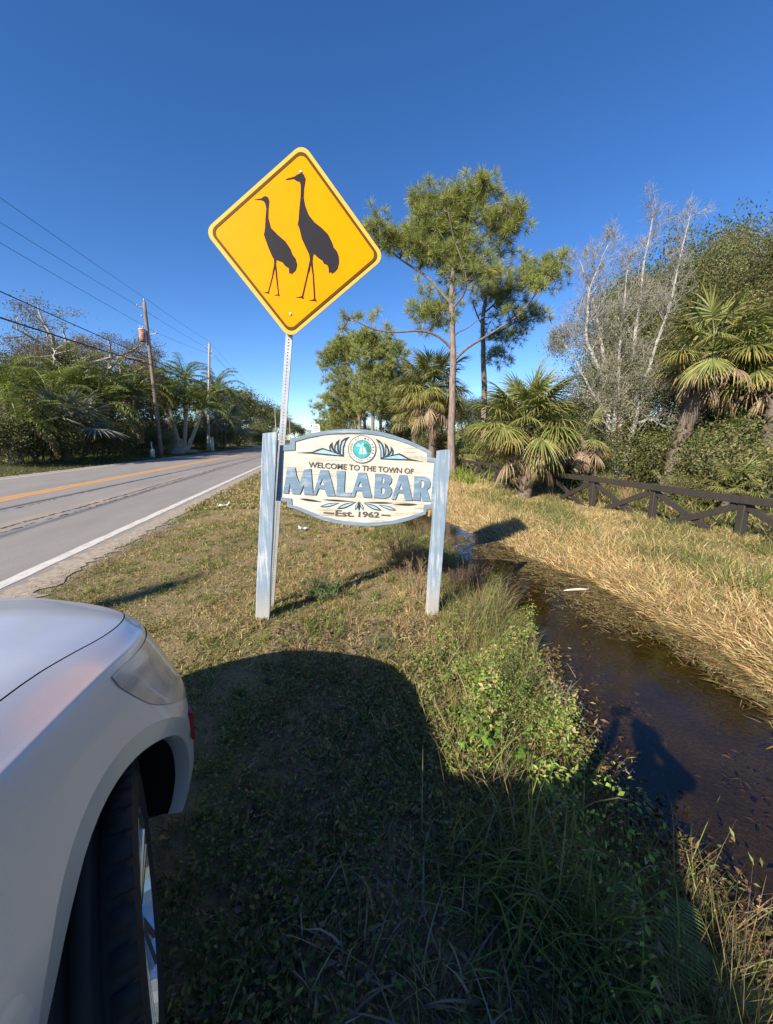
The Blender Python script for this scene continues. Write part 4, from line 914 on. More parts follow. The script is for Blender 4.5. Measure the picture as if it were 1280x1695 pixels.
sabal('cabbage palm with pale dead skirt just left of the tall pine trunk', gpt(716, 24), at_d(716, 650, 24), 1.75, 44, 10, 14, .2, 80, 5)
sabal('yellowish cabbage palm behind the sign, left of the dead-skirted palm', gpt(688, 28), at_d(690, 680, 28), 1.6, 26, 14, 4, .2, 40, 8)
sabal('leaning cabbage palm with split leaf bases right of the bare grey tree', gpt(1108, 15.5), at_d(1180, 588, 15.5), 1.15, 30, 6, 14, .22, 80, 11)
sabal('tall cabbage palm crown cut by the right edge of the picture', gpt(1285, 14.5), at_d(1300, 600, 16), 1.2, 26, 6, 12, .22, 80, 12)
sabal('small withered palm with brown hanging fronds behind the fence', gpt(972, 15), at_d(968, 728, 15), .85, 3, 2, 16, .12, 30, 14)
sabal('dark low palmetto under the trees at the right edge', gpt(1240, 16), at_d(1240, 752, 16), 1.0, 22, 3, 2, .12, 0, 15, 'low palmettos behind the fence', 'palmetto')
sabal('low green palmetto right behind the rightmost fence rail', gpt(1215, 12.5), at_d(1215, 812, 12.5), .5, 16, 2, 1, .08, 0, 16, 'low palmettos behind the fence', 'palmetto')
sabal('low palmetto between the pine trunk and the fence', gpt(775, 21), at_d(772, 752, 21), .9, 18, 2, 1, .1, 0, 17, 'low palmettos behind the fence', 'palmetto')

def feather_frond(elev, seed, cols, L=2.6, n=46, leaf=.55, droop=.9, width=.035, arch=1.5):
    r = np.random.default_rng(seed); mb = MB(); m_ = 14; t = np.linspace(0, 1, m_); e = elev-arch*t**1.4
    P = np.zeros((m_, 3)); 
    for i in range(1, m_): P[i] = P[i-1]+L/(m_-1)*np.array([math.cos(e[i]), 0, math.sin(e[i])])
    V, F = tube_vf(P, np.linspace(.03, .006, m_), 4); mb.add(V, F, 0, np.array(cols[0])*1.1)
    u = np.linspace(.14, .99, n); base = np.stack([np.interp(u, t, P[:, k]) for k in range(3)], -1); ee = np.interp(u, t, e)
    tan = np.stack([np.cos(ee), 0*ee, np.sin(ee)], -1); ln = leaf*np.sin(np.pi*(.12+.86*u))**.6
    for s in (-1, 1):
        D = tan*.55+np.array([0, s*.85, .12])+.1*r.normal(size=(n, 3))
        V, F, k = blades_vf(base, D, ln*r.uniform(.85, 1.1, n), width, droop*r.uniform(.6, 1.3, n), (.6, 1., .7, .06), np.cross(D, np.array([0, 0, 1.])+.2*r.normal(size=(n, 3))))
        mb.add(V, F, 0, vary(np.asarray(cols)[r.choice(len(cols), n)], n, .2, r, rep=k))
    return mb.mesh('frond', M_PALM)
FG = [(.19,.23,.055), (.26,.28,.075), (.14,.18,.045)]; FY = [(.34,.30,.06), (.40,.30,.07), (.25,.25,.06)]; FB = [(.27,.20,.12), (.35,.27,.16)]
FEATH = {}
for i, el in enumerate((1.4, 1.05, .65, .25)):
    for s in range(2): FEATH[('g', i, s)] = feather_frond(el, 400+10*i+s, FG)
for s in range(2): FEATH[('y', 0, s)] = feather_frond(.35, 470+s, FY+FG[:1], arch=1.7); FEATH[('b', 0, s)] = feather_frond(-.1, 480+s, FB, arch=1.5, droop=1.2)
def queen(label, base, top, size, ng, ny, nb, tr=.13, seed=0, bark=None, group='feather palms across the road', stems=((0, 0),)):
    r = np.random.default_rng(seed); B = np.array(base, float); T = np.array(top, float)-B
    root = tag(empty('feather_palm', B), label, 'palm tree', group)
    for k, (sx_, sy_) in enumerate(stems):
        Tk = T+np.array([sx_, sy_, -.12*abs(sx_)*k]); mb, Q, rad = trunk_mesh([(sx_*.12, sy_*.12, -.3), Tk*.5+np.array([sx_*.1, sy_*.1, 0]), Tk], tr, tr*.75, None, seed=seed+k); mb.build('trunk', bark or M_PALMBARK, root, True)
        nn = max(4, ng//len(stems))
        for kind, num in (('g', nn), ('y', ny if k == 0 else 0), ('b', nb if k == 0 else 0)):
            for i in range(num):
                lev = min(3, int((i/num)**.8*4)) if kind == 'g' else 0
                link('frond', FEATH[(kind, lev, int(r.integers(0, 2)))], root, tuple(Tk), (r.normal(0, .1), r.normal(0, .1), i*2.39996+r.normal(0, .3)), size*r.uniform(.85, 1.12))
    return root
def lat(px, X): d = ray(px, 745); return X/(d[0]/math.hypot(d[0], d[1]))
qs = [('feather palm with bright yellow-green crown at the left edge of the picture', 10, 30, 660, 1.15, 18, 4, 3), ('feather palm with arching green fronds under the left end of the cables', 85, 27, 668, 1.2, 20, 2, 2),
      ('feather palm with upright fronds left of the brown-leaved tree trunk', 120, 31, 640, 1.35, 20, 2, 1), ('feather palm with one drooping yellow frond left of the transformer pole', 165, 29, 672, 1.25, 18, 4, 2),
      ('feather palm half hidden behind the transformer pole', 222, 36, 648, 1.45, 20, 2, 2), ('dark feather palm low at the left edge behind the road', 30, 24, 705, 1.0, 16, 0, 2)]
for i, (lb, px, dist, py, sz, ng, ny, nb) in enumerate(qs):
    dist, sz = lat(px, (-18.5,-18,-20,-18,-18.5,-17)[i]), sz*(1.15,1.3,1.25,1.4,1.3,1.2)[i]; queen(lb, gpt(px, dist), at_d(px, py, dist), sz, ng, ny, nb, .15, 30+i)
queen('clump of pale-trunked palms with a yellow frond between the two poles', gpt(303, 54), at_d(298, 668, 54), 2.0, 30, 3, 0, .24, 41, M_PALEBARK, stems=((-1.3, 0), (.6, .4), (2.6, -.3)))
queen('taller feather palm rising above the pale-trunked clump', gpt(306, 64), at_d(306, 628, 64), 1.9, 20, 0, 0, .18, 42)
queen('feather palm with hanging fronds right behind the second pole', gpt(358, 70), at_d(358, 650, 70), 2.2, 20, 1, 0, .2, 43)
# silver fan palms in the shade
SIL = [(.20,.235,.21), (.16,.19,.17), (.25,.28,.25)]
for i, el in enumerate((1.2, .7, .25)):
    FANS[('s', i, 0)] = fan_frond(el, 600+i, SIL, pet=.9, seg=.9, width=.05, droop=.25)
for lb, px, dist, py, sz, sd_ in (('blue-grey fan palm in the shade left of the transformer pole', 108, 33, 712, 1.9, 1), ('blue-grey fan palm in the shade right of the second pole', 372, 70, 712, 3.0, 2)):
    r = np.random.default_rng(sd_); g = gpt(px, dist); root = tag(empty('silver_palm', g), lb, 'palm tree', 'blue-grey fan palms across the road'); T = at_d(px, py, dist)-np.array(g)
    mb, Q, rad = trunk_mesh([(0,0,-.2), T*.5, T], .17, .2, None); mb.build('trunk', M_PALMBARK, root, True)
    for i in range(18): link('frond', FANS[('s', min(2, i//6), 0)], root, tuple(T), (r.normal(0, .1), r.normal(0, .1), i*2.4), sz*r.uniform(.85, 1.1))

# ------------------------------------------------------------------ broad-leaved trees
def grow(rng, P, D, L, r, lev, cfg, out, tips):
    n = 5; path = [np.array(P, float)]; d = np.array(D, float)
    for k in range(n):
        d = norm(d+cfg['jit']*rng.normal(size=3)+np.array([0, 0, cfg['up'][min(lev, len(cfg['up'])-1)]])); path.append(path[-1]+d*L/n)
    out.append((np.array(path), np.linspace(r, r*cfg['taper'], n+1), lev))
    if lev == cfg['lev']: tips.append((path[-1], d)); tips.append((path[3], d)); return
    kids = cfg['kids'][lev]
    for i in range(kids):
        t = cfg['from'][lev]+(1-cfg['from'][lev])*(i+rng.random()*.8)/kids; q = min(t*n, n-.01); k = int(q); p = path[k]+(path[k+1]-path[k])*(q-k)
        az = i*2.4+rng.normal()*.5; s = norm(np.cross(d, [math.cos(az), math.sin(az), .3])); dd = norm(d*math.cos(cfg['ang'])+s*math.sin(cfg['ang']))
        grow(rng, p, dd, L*cfg['shrink']*rng.uniform(.75, 1.2)*(1.1-.4*t), r*(.62-.22*t)*cfg.get('rk', 1), lev+1, cfg, out, tips)
def broad(rng, H, r0, leafcols, nleaf, leaf=.12, spread=.5, cfg=None, bark=M_DARKBARK, dens=1.0, stems=1, amt=.25, leafmat=None):
    c = dict(lev=3, kids=[7, 5, 4], jit=.14, up=[.1, .06, .04, .02], taper=.35, shrink=.62, ang=.85, **{'from': [.35, .25, .2]}); c.update(cfg or {})
    out, tips = [], []
    for s in range(stems):
        a = 2*math.pi*s/max(1, stems)+rng.random(); sp = .0 if stems == 1 else c.get('fan', .45)
        grow(rng, (.12*math.cos(a)*(stems > 1), .12*math.sin(a)*(stems > 1), -.2), norm(np.array([math.cos(a)*sp, math.sin(a)*sp, 1])), H*c.get('trunk', .62)*rng.uniform(.85, 1.1), r0, 0, c, out, tips)
    tb, cb = MB(), MB()
    for path, rad, lev in out:
        V, F = tube_vf(path, np.maximum(rad, .004), (9, 6, 4, 3, 3)[min(lev, 4)], False); tb.add(V, F)
    if nleaf:
        TP = np.array([t[0] for t in tips]); keep = rng.random(len(TP)) < dens; TP = TP[keep]
        per = max(1, nleaf//max(1, len(TP))); P = np.repeat(TP, per, 0)+rng.normal(size=(len(TP)*per, 3))*spread*np.array([1, 1, .7]); n = len(P)
        shade = np.repeat(rng.uniform(.75, 1.25, len(TP)), per)[:, None]
        V, F = leaves_vf(P, unit(n, rng), unit(n, rng)+np.array([0, 0, .6]), leaf*rng.uniform(.7, 1.3, n), leaf*.5*rng.uniform(.7, 1.2, n))
        cb.add(V, F, 0, vary(np.asarray(leafcols)[rng.choice(len(leafcols), n)]*shade, n, amt, rng, rep=4))
    return tb.mesh('trunk', bark, True), (cb.mesh('crown', leafmat or M_LEAF) if nleaf else None)
def extent(ms):
    c = ms[1]; V = np.empty(len(c.vertices)*3, dtype=np.float32); c.vertices.foreach_get('co', V); V = V.reshape(-1, 3)
    return np.percentile(V[:, 2], 99.5), 2*np.percentile(np.hypot(V[:, 0], V[:, 1]), 95)
def fit(ms, px, dist, topy, wpx):
    g = gpt(px, dist); h, w = extent(ms); H = at_d(px, topy, dist)[2]-g[2]; s = wpx*dist/650./w; return (s, s, H/h)
def tree(name, label, loc, meshes, rz=0, sc=1.0, group=None, cat='tree', parts=('trunk', 'crown')):
    root = tag(empty(name, loc, rz), label, cat, group); root.scale = sc if hasattr(sc, '__len__') else (sc,)*3
    for nm, me in zip(parts, meshes):
        if me: link(nm, me, root)
    return root
rb = np.random.default_rng
OLIVE = [(.14,.15,.05), (.20,.195,.07), (.26,.22,.10), (.09,.11,.035)]; DK = [(.06,.085,.025), (.10,.12,.035), (.14,.15,.05)]; BRN = [(.20,.155,.10), (.25,.20,.13), (.15,.14,.07), (.17,.12,.08)]
T_OAK = broad(rb(1), 10, .22, OLIVE, 66000, .075, .30); T_OAK2 = broad(rb(2), 9, .2, OLIVE+DK, 62000, .08, .32, dict(ang=.95)); T_DARK = broad(rb(3), 8, .2, DK, 50000, .09, .36)
T_FAR = broad(rb(8), 9, .22, OLIVE+DK, 7500, .26, .5, dict(ang=.95)); T_FAR2 = broad(rb(9), 9, .22, DK+OLIVE[:1], 7500, .26, .55)
T_BROWN = broad(rb(4), 11, .3, BRN, 46000, .08, .19, dict(ang=1.0, kids=[9, 6, 5]), M_GREYBARK)
T_SHRUB = broad(rb(5), 3.0, .05, DK+OLIVE[:2], 16000, .085, .24, dict(trunk=.6, kids=[6, 4, 3], **{'from': [.1, .1, .1]}), stems=4); T_SHRUB2 = broad(rb(6), 2.6, .04, OLIVE+[(.22,.22,.06)], 8000, .09, .22, dict(trunk=.6, kids=[6, 4, 3], **{'from': [.1, .1, .1]}), stems=5)
# right-hand wood
tree('oak_tree', 'large olive-leaved tree crowning the right edge of the wood', gpt(1262, 21), T_OAK, .4, fit(T_OAK, 1262, 21, 348, 260), 'broad-leaved trees right of the ditch')
tree('oak_tree', 'olive-leaved tree behind the bare grey tree', gpt(1090, 24), T_OAK2, 2.0, fit(T_OAK2, 1090, 24, 405, 210), 'broad-leaved trees right of the ditch')
tree('oak_tree', 'thin olive tree filling the gap right of the bare grey tree', gpt(1170, 27), T_OAK, 4.0, fit(T_OAK, 1170, 27, 455, 200), 'broad-leaved trees right of the ditch')
tree('oak_tree', 'low dark tree seen between the squat palm and the bare tree', gpt(960, 30), T_DARK, 1.0, fit(T_DARK, 960, 30, 655, 150), 'broad-leaved trees right of the ditch')
tree('oak_tree', 'dark tree behind the leaning palm at far right', gpt(1225, 19), T_DARK, 3.0, fit(T_DARK, 1225, 19, 560, 230), 'broad-leaved trees right of the ditch')
tree('oak_tree', 'low dark tree far behind the tall pine', gpt(815, 44), T_DARK, 5.0, fit(T_DARK, 815, 44, 655, 130), 'broad-leaved trees right of the ditch')
tree('oak_tree', 'dark tree outside the right edge of the picture', (15.5, 6.0, -.2), T_DARK, 2.2, .75, 'broad-leaved trees right of the ditch')
tree('oak_tree', 'broad tree right of the picture that shades the fence end', (3.7, -.7, -.2), T_OAK2, 1.2, (.5, .5, .62), 'broad-leaved trees right of the ditch')
for i, (lb, px, dist, top, w) in enumerate((('background tree left of the tall pine trunk', 690, 52, 625, 110), ('background tree behind the dead-skirted palm', 735, 48, 640, 100), ('background tree behind the squat palm', 885, 40, 660, 140), ('background tree left of the bare tree', 1010, 36, 620, 150), ('tall background tree filling in behind the pine cluster', 650, 58, 610, 90), ('low background tree beyond the pine cluster', 575, 66, 655, 70), ('tall olive tree behind the right half of the bare tree', 1130, 29, 395, 200), ('dark tree filling the wood below the large olive tree', 1270, 24, 430, 240), ('olive tree behind the left half of the bare tree', 1035, 27, 470, 190))): tree('oak_tree', lb, gpt(px, dist), (T_DARK, T_OAK2)[i % 2], i*1.7, fit((T_DARK, T_OAK2)[i % 2], px, dist, top, w), 'broad-leaved trees right of the ditch')
sh_ = [('dark shrub left of the bare grey tree behind the fence', 945, 17, .95), ('dark shrub directly behind the bare grey tree', 1020, 19, 1.1), ('dense shrub between bare tree and leaning palm', 1070, 17.5, 1.0), ('bright leafy shrub at the foot of the leaning palm', 1135, 13.8, .42),
       ('dark shrub right of the leaning palm trunk', 1185, 16, 1.05), ('dark shrub at the right edge behind the fence', 1262, 13.5, .95), ('shrub behind the squat palm', 880, 19, .9), ('shrub between the tall pine and the squat palm', 800, 22, .9), ('low shrub under the dead-skirted palm', 725, 26, .9), ('small shrub behind the second fence brace', 1000, 14, .4), ('tall dark shrub behind the withered palm', 965, 20, 1.3), ('tall shrub behind the dense shrub by the leaning palm', 1110, 20, 1.5), ('tall shrub in the gloom at far right', 1225, 19, 1.5)]
for i, (lb, px, dist, top, w) in enumerate((('wide thicket between the pine cluster and the dead-skirted palm', 665, 46, 695, 110), ('wide thicket behind the foot of the tall pine', 745, 42, 700, 120), ('wide thicket behind the second pine', 810, 40, 695, 120), ('wide thicket behind the squat palm', 890, 32, 690, 140), ('wide thicket at the foot of the pine cluster', 595, 50, 700, 110), ('wide thicket behind the withered palm', 985, 26, 675, 130))): tree('thicket', lb, gpt(px, dist), (T_SHRUB, T_SHRUB2)[i % 2], i*2.3, fit((T_SHRUB, T_SHRUB2)[i % 2], px, dist, top, w), 'thickets behind the fence', 'shrub', ('stem', 'foliage'))
for i, (lb, px, dist, sc) in enumerate(sh_): tree('shrub', lb, gpt(px, dist), (T_SHRUB, T_SHRUB2)[i % 2], i*1.3, (sc*1.1, sc*1.1, sc), 'shrubs behind the fence', 'shrub', ('stem', 'foliage'))
# the bare grey tree: several pale stems and a haze of twigs
def bare_tree():
    r = rb(21); dist = 17.0; B = np.array(gpt(1018, dist)); B[2] -= .05
    root = tag(empty('bare_tree', B), 'pale grey tree with bare twigs and several stems behind the fence', 'tree')
    cfg = dict(lev=3, kids=[9, 4, 3], jit=.18, up=[.05, .07, .05, .03], taper=.35, shrink=.55, ang=.7, **{'from': [.3, .2, .15]}); out, tips = [], []
    stems = [([(1012,800),(1008,700),(1002,600),(985,510),(960,430)], .10), ([(1020,800),(1028,690),(1045,600),(1062,480),(1082,345)], .11), ([(1016,800),(1016,700),(1024,620),(1030,540),(1040,440)], .075), ([(1028,795),(1050,700),(1075,610),(1110,500),(1142,360)], .085), ([(1010,690),(985,660),(955,600),(925,560)], .06), ([(1052,700),(1090,690),(1130,672),(1160,640)], .05), ([(1004,640),(970,560),(975,480),(1010,400)], .055)]
    tb = MB(); nodes = []
    for px, r0 in stems:
        jd = r.normal(0, .5); Q = np.array([at_d(x, y, dist+jd*i/len(px)) for i, (x, y) in enumerate(px)])-B; t = np.linspace(0, 1, 26)
        Q = np.stack([np.interp(t, np.linspace(0, 1, len(px)), Q[:, k]) for k in range(3)], -1); Q[1:-1] += .035*r.normal(size=(24, 3))
        for _ in range(2): Q[1:-1] = (Q[:-2]+2*Q[1:-1]+Q[2:])/4
        V, F = tube_vf(Q, np.linspace(r0*1.3, .014, 26), 8, False); tb.add(V, F)
        for k in range(int(8*len(px))):
            i = int(r.integers(5, 26)); d = norm(Q[i]-Q[i-1]); az = r.uniform(0, 6.28); s = norm(np.cross(d, [math.cos(az), math.sin(az), .2])); grow(r, Q[i], norm(d*.75+s*.75), r.uniform(.7, 1.7)*(1.25-.95*i/26), .02*(1.1-i/30), 1, cfg, out, tips)
    wb = MB()
    for path, rad, lev in out: V, F = tube_vf(path, np.maximum(rad, .004), 5 if lev < 2 else 3, False); (tb if lev < 2 else wb).add(V, F)
    TP = np.array([t[0] for t in tips]); TD = np.array([t[1] for t in tips]); m_ = 2; P = np.repeat(TP, m_, 0); D = norm(np.repeat(TD, m_, 0)+.7*r.normal(size=(len(P), 3))+np.array([0, 0, .2]))
    V, F = sticks_vf(P, P+D*r.uniform(.12, .35, (len(P), 1)), .004, .002, 3); wb.add(V, F)
    tb.build('trunk', M_GREYBARK, root, True); wb.build('twigs', bark_mat('twig_bark', (.18,.165,.135), (.36,.335,.29), 8), root, True)
    n = 46000; k = r.integers(0, len(TP), n); P = TP[k]+.16*r.normal(size=(n, 3)); keep = (P[:, 2] < 5.2+1.2*r.normal(size=n)); P = P[keep]; n = len(P)
    V, F = leaves_vf(P, unit(n, r), unit(n, r), r.uniform(.05, .10, n), r.uniform(.02, .045, n)); MB().add(V, F, 0, vary(pick([(.17,.19,.075), (.23,.23,.11), (.30,.28,.17), (.11,.135,.05)], n, None, r), n, .25, r, rep=4)).build('crown', M_LEAF, root)
    # red vine on the stems
    n = 160; P = np.array([at_d(1020, 715, dist-.15)-B])+r.normal(size=(n, 3))*np.array([.06, .06, .3]); V, F = leaves_vf(P, unit(n, r), unit(n, r), .06, .035); MB().add(V, F, 0, vary((.38,.04,.04), n, .3, r, rep=4)).build('red_vine', M_LEAF, root)
bare_tree()

# ------------------------------------------------------------------ slash pines
M_LIMB = bark_mat('pine_limb_bark', (.07,.055,.045), (.20,.165,.14), 10)
def needles(rng, C, axes, n, L, w, cols):
    N_ = len(C); P = np.repeat(C, n, 0); A = np.repeat(axes, n, 0); D = norm(A*.75+unit(N_*n, rng)*.95); P = P+D*.03
    V, F, k = blades_vf(P, D, L*rng.uniform(.75, 1.15, N_*n), w, .28, (1., .35), None, rng)
    sh = np.repeat(rng.uniform(.8, 1.2, N_), n)[:, None]; return V, F, vary(np.asarray(cols)[rng.choice(len(cols), N_*n)]*sh, N_*n, .2, rng, rep=k)
PN = [(.22,.26,.065), (.28,.31,.085), (.17,.21,.055), (.36,.34,.11)]
def pine(label, dist, trunk, r0, limbs, blobs, seed, nn=56, L=.34, w=.013, group='pine trees right of the road', depth=1.0, z0=None):
    r = rb(seed); B = np.array(at_d(*trunk[0], dist)); B[2] = float(ground_z(B[0], B[1]))-.02
    root = tag(empty('pine_tree', B), label, 'pine tree', group); vd = norm(np.array([B[0], B[1], 0])); sc = dist/650.
    def line(px, n, wander, dj):
        Q = np.array([at_d(x, y, dist) for x, y in px])-B; Q = Q+vd*np.linspace(0, dj, len(Q))[:, None]; s = np.concatenate([[0], np.cumsum(np.linalg.norm(np.diff(Q, axis=0), axis=1))]); t = np.linspace(0, s[-1], n)
        Q = np.stack([np.interp(t, s, Q[:, k]) for k in range(3)], -1); Q[1:-1] += wander*r.normal(size=(n-2, 3))
        for _ in range(2): Q[1:-1] = (Q[:-2]+2*Q[1:-1]+Q[2:])/4
        return Q
    Q = line(trunk, 30, .03, 0); Q[0, 2] = -.3; tb = MB(); V, F = tube_vf(Q, np.interp(np.linspace(0, 1, 30), [0, .1, .75, 1], [r0*1.2, r0, r0*.55, .02]), 10, False); tb.add(V, F)
    nodes = [Q[10:]]; lm = MB()
    for px, rr, dj in limbs:
        q = line(px, 14, .05, dj*depth); V, F = tube_vf(q, np.linspace(rr, .018, 14), 6, False); lm.add(V, F); nodes.append(q[3:])
    NP = np.concatenate(nodes); C_, A_ = [], []
    for (bx, by, br, nt_) in blobs:
        br = br/(1+((847-by)/640.)**2)**.75; c = np.array(at_d(bx, by, dist))-B+vd*r.normal(0, br*sc*.55)*depth; k = np.argmin(np.linalg.norm(NP-c, axis=1)+.4*np.maximum(0, NP[:, 2]-c[2])); p = NP[k]
        mid = (p+c)/2+np.array([0, 0, -.12*np.linalg.norm(c-p)]); q = np.array([p, mid, c]); q = np.stack([np.interp(np.linspace(0, 1, 7), [0, .5, 1], q[:, a]) for a in range(3)], -1)
        V, F = tube_vf(q, np.linspace(.035, .015, 7), 4, False); lm.add(V, F)
        o = unit(nt_, r)*(r.random((nt_, 1))**.45)*br*sc*np.array([1, 1, .8]); tp = c+o; ax = norm(o+np.array([0, 0, .45*br*sc]))
        q0 = c+o*.25*r.random((nt_, 1)); V, F = sticks_vf(q0, tp, .012, .007, 3); lm.add(V, F); C_.append(tp); A_.append(ax)
    tb.build('trunk', M_PINEBARK, root, True); lm.build('limbs', M_LIMB, root, True)
    V, F, C = needles(r, np.concatenate(C_), np.concatenate(A_), nn, L, w, PN); MB().add(V, F, 0, C).build('crown', M_NEEDLE, root)
    return root
def blobfill(shapes, rng, br=26, nt_=12):
    out = []
    for (cx, cy, rx, ry, k) in shapes:
        for _ in range(k):
            a = rng.uniform(0, 6.28); q = math.sqrt(rng.random()); out.append((cx+rx*q*math.cos(a), cy+ry*q*math.sin(a), br*rng.uniform(.6, 1.15), nt_))
    return out
b1 = blobfill([(725,355,42,36,17),(795,335,48,30,16),(835,365,20,25,7),(760,395,80,38,22),(735,430,45,25,9),(700,400,38,25,9),(655,395,32,12,7),(625,380,14,8,3),(715,508,34,26,11),(775,445,50,30,10),(800,312,22,8,3),(700,330,15,12,3)], rb(31), 30, 11)
b1 += [(578,528,11,6),(562,545,9,4),(602,530,10,5),(622,522,11,6),(640,545,9,4),(612,372,12,7),(925,432,14,8),(905,448,15,8),(882,468,15,8),(902,472,13,6),(850,512,13,6)]
pine('tall pine with a bent lower branch just right of the welcome sign', 20.0, [(748,790),(748,700),(751,600),(748,520),(748,460),(760,400),(778,350),(792,300)], .19,
     [([(750,580),(728,556),(700,548),(660,558),(625,556),(590,540),(575,530)], .07, -1.2), ([(749,505),(722,470),(690,440),(655,415),(618,378)], .08, .8), ([(750,600),(775,570),(820,548),(860,515),(895,478),(920,440)], .075, 1.0), ([(749,510),(772,480),(772,450),(748,412),(742,370)], .06, -1.0), ([(755,420),(720,385),(700,340)], .05, .8), ([(770,375),(810,345),(838,350)], .045, -.6), ([(749,535),(725,515),(705,505)], .04, .4), ([(749,560),(775,545),(800,530)], .035, -.5)], b1, 51)
b2_ = blobfill([(850,460,48,32,16),(900,455,28,22,9),(830,505,48,35,15),(870,520,28,25,8),(800,460,38,28,8),(840,560,28,18,6),(825,590,20,12,4),(925,438,12,8,3)], rb(32), 26, 11)
pine('second pine with a darker leaning trunk behind the tall pine', 25.0, [(801,760),(802,650),(800,580),(799,520),(808,470),(830,430)], .2,
     [([(801,600),(820,585),(842,580)], .05, .5), ([(800,560),(835,545),(875,520),(905,470)], .07, -.6), ([(799,520),(830,490),(870,450)], .06, .8), ([(800,540),(780,500),(790,450)], .05, .3)], b2_, 52, 40, .32, .014)
pc = [('leftmost slim pine of the cluster beyond the welcome sign', 596, 40, 548, 150, 61), ('pine second from left in the cluster beyond the welcome sign', 604, 43, 545, 140, 62), ('pine third from left in the cluster beyond the welcome sign', 617, 38, 530, 150, 63), ('rightmost curved pine of the cluster beyond the welcome sign', 630, 41, 548, 140, 64)]
offs = [(-34, 26), (-16, 4), (4, -4), (18, 14)]
for (lb, px, dist, ty, n_, sd_), (ox, oy) in zip(pc, offs):
    r = rb(sd_); cx = px+ox; bl = blobfill([(cx,ty+80,34,60,22),(cx-2,ty+35,24,24,10),(cx-6,ty+125,36,26,9)], r, 18, 16)
    pine(lb, dist, [(px,760),(px,700),(px+ox*.2,650),(px+ox*.6,ty+50),(cx,ty+10)], .2, [([(px+ox*.2,650),(cx-18,ty+95)], .05, .8), ([(px+ox*.3,640),(cx+16,ty+80)], .05, -.8)], bl, sd_, 34, .42, .028, 'pines clustered beyond the welcome sign')
far = [('far pine at the road side left of the pine cluster', 552, 62, 655, 70), ('farther pine beside the white road sign', 538, 85, 680, 71), ('farthest pine where the road meets the trees', 531, 120, 695, 72)]
for lb, px, dist, ty, sd_ in far:
    r = rb(sd_); bl = blobfill([(px+4,(ty+725)/2,16,(725-ty)*.45,14)], r, 11, 14); pine(lb, dist, [(px+4,735),(px+4,700),(px+3,ty)], .2, [], bl, sd_, 22, .6, .06, 'far pines along the right side of the road')

# ------------------------------------------------------------------ trees across the road
def plant(name, lb, px, dist, meshes, rz, top, wpx, grp): tree(name, lb, gpt(px, dist), meshes, rz, fit(meshes, px, dist, top, wpx), grp)
plant('broadleaf_tree', 'large brown-leaved tree rising behind the palms on the left', 118, 50, T_BROWN, .5, 535, 290, 'brown-leaved trees behind the palms')
plant('broadleaf_tree', 'brown-leaved tree at the left edge behind the palms', 12, 46, T_BROWN, 2.5, 572, 190, 'brown-leaved trees behind the palms')
plant('broadleaf_tree', 'smaller brown-leaved tree left of the transformer pole', 205, 62, T_BROWN, 4.2, 580, 150, 'brown-leaved trees behind the palms')
lt = [('dark green tree right behind the second pole', 380, 84, (632, 90), 0), ('grey-green tree in the middle of the left tree row', 404, 100, (645, 80), 1), ('broad olive tree near the end of the left tree row', 426, 125, (660, 70), 2), ('dark tree where the left tree row meets the sign post', 445, 160, (672, 60), 0), ('far tree seen between the blue post and the steel post', 468, 220, (688, 45), 1), ('farthest left tree at the end of the road', 490, 240, (700, 34), 0), ('farthest right tree at the end of the road', 508, 330, (708, 26), 2), ('tree behind the pale-trunked palm clump', 270, 66, (620, 110), 2), ('tree behind the gap between the two poles', 335, 78, (628, 80), 0), ('dark tree in shade behind the left palms', 60, 44, (600, 170), 2), ('dark tree in shade behind the transformer pole', 190, 52, (620, 130), 0)]
for i, (lb, px, dist, sc, k) in enumerate(lt): plant('broadleaf_tree', lb, px, dist, (T_OAK2, T_OAK, T_DARK)[k] if dist < 60 else (T_FAR, T_FAR2)[i % 2], i*1.1, sc[0], sc[1], 'broad-leaved trees across the road')
for i, (lb, px, dist, top, w) in enumerate((('wide thicket behind the pale-trunked palm clump', 300, 74, 690, 110), ('wide thicket behind the transformer pole', 225, 64, 690, 110), ('wide thicket behind the second pole', 365, 88, 700, 80), ('wide thicket under the left brown-leaved tree', 120, 48, 690, 160), ('wide thicket at the far end of the left row', 425, 120, 708, 60))): tree('thicket', lb, gpt(px, dist), (T_SHRUB, T_SHRUB2)[i % 2], i*2.3, fit((T_SHRUB, T_SHRUB2)[i % 2], px, dist, top, w), 'thickets across the road', 'shrub', ('stem', 'foliage'))
lsh = [('dark bush at the left edge across the road', 15, 22.5, 1.0), ('dark bush under the yellow-green palm', 65, 24, 1.05), ('dark bush below the blue-grey fan palm', 125, 25, 1.1), ('dark bush at the road side left of the transformer pole', 175, 27, 1.1), ('rounded dark bush beside the transformer pole', 215, 30, 1.0), ('bush right of the pale-trunked palms', 330, 50, 1.4), ('bush beside the second pole', 362, 56, 1.6), ('yellow-green bush at the middle of the left row', 395, 70, 1.5), ('bush farther along the left row', 420, 85, 1.8), ('bush left of the transformer pole behind the road edge', 240, 40, 1.0), ('bush near the end of the left row', 440, 110, 2.2), ('low dark bush in front of the left fan palm', 95, 23.5, .7)]
for i, (lb, px, dist, sc) in enumerate(lsh):
    k_ = max(1., lat(px, -17.3)/dist); dist *= k_; sc *= .5+.5*k_; tree('bush', lb, gpt(px, dist), (T_SHRUB, T_SHRUB2)[i in (5, 7)], i*.9, (sc*1.25, sc*1.25, sc), 'bushes across the road', 'bush', ('stem', 'foliage'))
